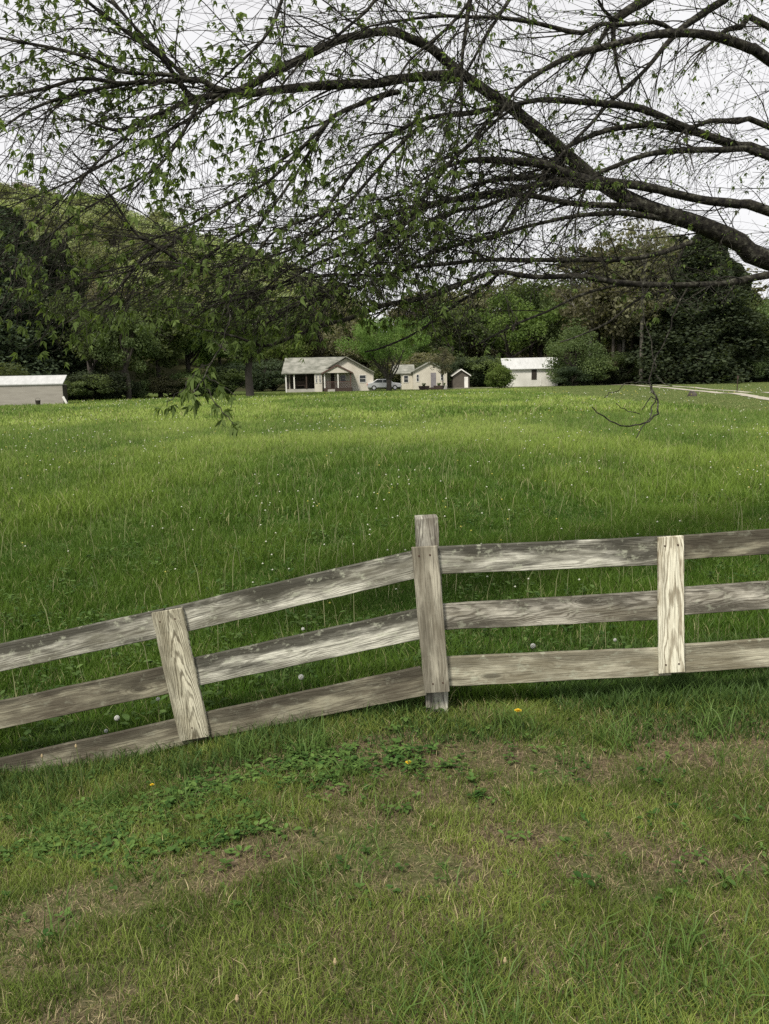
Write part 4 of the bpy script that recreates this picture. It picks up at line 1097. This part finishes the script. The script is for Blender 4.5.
# ------------------------------------------------------------------ gravel track: two wheel ruts
M['gravel'] = simple('gravel', [(.3, (.26, .24, .19)), (.7, (.44, .41, .34))], 6, .95, .4)
def strip(name, pts, w, dz):
    P = [Vector(p) for p in pts]; v = []; f = []
    n = 60
    Q, _ = smooth_path(P, [0] * len(P), 14)
    for i, q in enumerate(Q):
        t = (Q[min(i + 1, len(Q) - 1)] - Q[max(i - 1, 0)]).normalized(); s_ = Vector((t.y, -t.x, 0)).normalized()
        ww = w * random.uniform(.85, 1.15)
        for k in (-.5, .5):
            a = q + s_ * ww * k; v.append((a.x, a.y, float(gz(a.x, a.y)) + dz))
    for i in range(len(Q) - 1): f.append((2 * i, 2 * i + 1, 2 * i + 3, 2 * i + 2))
    me = bpy.data.meshes.new(name); me.from_pydata(v, [], f); me.update()
    return setting(link(name, me, M['gravel']))
a = [(628, 384.6), (660, 387.2), (700, 391.3), (740, 395.6), (769, 399), (840, 410)]
P_ = [gp(*q) for q in a]
def shifted(P, s):
    out_ = []
    for i, q in enumerate(P):
        t_ = (P[min(i + 1, len(P) - 1)] - P[max(i - 1, 0)]).normalized(); out_.append(q + Vector((-t_.y, t_.x, 0)) * s)
    return out_
strip('gravel_path', P_, .8, .025)
strip('gravel_path', shifted(P_, 2.1), .6, .025)
y0 = 111
strip('gravel_path', [gp(628, 384.6), Vector((gp(628, 384.6).x - 4, y0, 0)), Vector((at(560, 385, y0).x, y0, 0)), Vector((at(470, 385, y0).x, y0, 0)), Vector((at(440, 385, 110).x, 110, 0))], 2.4, .03)

# ------------------------------------------------------------------ dandelions
M['stem'] = flat('stem', (.13, .16, .06)); M['puff'] = flat('puff', (.55, .56, .52)); M['yellow'] = flat('yellow', (.75, .52, .03)); M['dry'] = flat('dry', (.35, .28, .16))
def dandelion(px, py, Y, head, label, r=.014, hgt=None):
    top = at(px, py, Y); gx, gy = top.x + random.uniform(-.02, .02), Y + .01
    g0 = float(gz(gx, gy))
    if top.z < g0 + .03: top.z = g0 + .03
    t = thing('dandelion', label, 'flower', (gx, gy, g0))
    tp = top - Vector((gx, gy, g0))
    MB().tube([(0, 0, -.01), tp * .5 + Vector((.008, 0, .01)), tp], [.0022, .002, .0018], 5).build('stem', M['stem'], t)
    mb = MB()
    if head == 'puff':
        for k in range(70):
            z = 1 - 2 * (k + .5) / 70; a = k * 2.4; q = math.sqrt(1 - z * z)
            d = Vector((q * math.cos(a), q * math.sin(a), z)); s_ = d.orthogonal().normalized() * r * .22; s2 = d.cross(s_)
            c = tp + d * r
            mb.add([tp + d * r * .3, c + s_, c + s2, c - s_, c - s2], [(0, 1, 2), (0, 2, 3), (0, 3, 4), (0, 4, 1), (1, 2, 3, 4)])
        mb.build('seed_head', M['puff'], t)
    elif head == 'yellow':
        for k in range(44):
            a = k * 2.4; q = .25 + .75 * (k / 44); d = Vector((math.cos(a) * q, math.sin(a) * q, .55 * (1 - q) + .15)); s_ = Vector((-math.sin(a), math.cos(a), 0)) * r * .13
            mb.add([tp + s_ * .5, tp - s_ * .5, tp + d * r - s_, tp + d * r + s_], [(0, 1, 2, 3)])
        mb.build('blossom', M['yellow'], t)
    else:
        mb.tube([tp + Vector((0, 0, -.004)), tp + Vector((0, 0, .004)), tp + Vector((0, 0, .014))], [.003, .0055, .0025], 7); mb.build('bud', M['dry'], t)
for a in [
 (301, 677, 3.95, 'puff', 'white dandelion puff seen between the middle and bottom rails, sagging side'),
 (533, 646, 4.1, 'puff', 'white dandelion puff seen just above the tan bottom rail'),
 (117, 718, 3.95, 'puff', 'white dandelion puff between the rails near tilted batten'),
 (106, 731, 3.9, 'puff', 'smaller white puff low beside its larger neighbour near the tilted batten', .010),
 (158, 699, 4.0, 'puff', 'pale puff leaning against the edge of the tilted batten', .010),
 (615, 640, 4.2, 'puff', 'pale puff above the bottom rail near the cream batten', .009),
 (303, 629, 4.6, 'puff', 'tiny pale puff just above the sagging middle rail', .010),
 (518, 711, 3.4, 'yellow', 'yellow bloom in the grass just past the centre post foot', .018),
 (409, 768, 3.1, 'yellow', 'yellow bloom among the weeds below the centre post', .016),
 (152, 785, 3.1, 'yellow', 'yellow bloom in the weeds beneath the tilted batten', .010),
 (42, 757, 3.35, 'bud', 'closed bud on tall stem at the sunken bottom rail'),
 (76, 747, 3.4, 'bud', 'closed bud on tall stem, second along the sunken bottom rail'),
 (335, 963, 1.95, 'bud', 'tall bare stem with bud rising from the near mown grass'),
 (237, 1000, 1.8, 'bud', 'short bud stem at the bottom edge of the mown grass'),
 (505, 962, 1.95, 'bud', 'brown bud stalk in the near grass, apart from the bare stem'),
]: dandelion(*a)

# ------------------------------------------------------------------ light
SUN_EL, SUN_AZ = R(52), R(-150)    # direction towards the sun, azimuth from +Y clockwise
w = bpy.data.worlds.new('World'); S.world = w; w.use_nodes = True
nt = w.node_tree; nt.nodes.clear()
wo = N(nt, 'ShaderNodeOutputWorld'); bg = N(nt, 'ShaderNodeBackground'); bg.inputs['Strength'].default_value = .1
sky = N(nt, 'ShaderNodeTexSky'); sky.sky_type = 'NISHITA'; sky.sun_disc = False
sky.sun_elevation = SUN_EL; sky.sun_rotation = SUN_AZ
tc = N(nt, 'ShaderNodeTexCoord')
cn = noise(nt, mapping(nt, tc.outputs['Generated'], (1, 1, 3)), 1.6, 5, .55)
cloud = ramp(nt, cn, [(.3, (.74, .73, .735)), (.7, (.87, .86, .86))])
mul = N(nt, 'ShaderNodeVectorMath', operation='SCALE'); mul.inputs['Scale'].default_value = 9.7
nt.links.new(cloud, mul.inputs[0])
c = mixc(nt, .93, sky.outputs[0], mul.outputs[0])
nt.links.new(c, bg.inputs[0]); nt.links.new(bg.outputs[0], wo.inputs[0])
sl = bpy.data.lights.new('sun', 'SUN'); sl.energy = 3.6; sl.angle = R(10); sl.color = (1, .93, .82)
so = bpy.data.objects.new('sun', sl); COL.objects.link(so)
d = Vector((math.sin(SUN_AZ) * math.cos(SUN_EL), math.cos(SUN_AZ) * math.cos(SUN_EL), math.sin(SUN_EL)))
so.rotation_euler = d.to_track_quat('Z', 'Y').to_euler(); so.location = (0, -5, 20)

S.view_settings.view_transform = 'Standard'; S.view_settings.look = 'None'
S.view_settings.exposure = 0.3; S.view_settings.gamma = 1
S.cycles.max_bounces = 6; S.cycles.diffuse_bounces = 3; S.cycles.transmission_bounces = 4; S.cycles.transparent_max_bounces = 8
S.cycles.use_denoising = False
S.cycles.use_adaptive_sampling = True; S.cycles.adaptive_threshold = .01
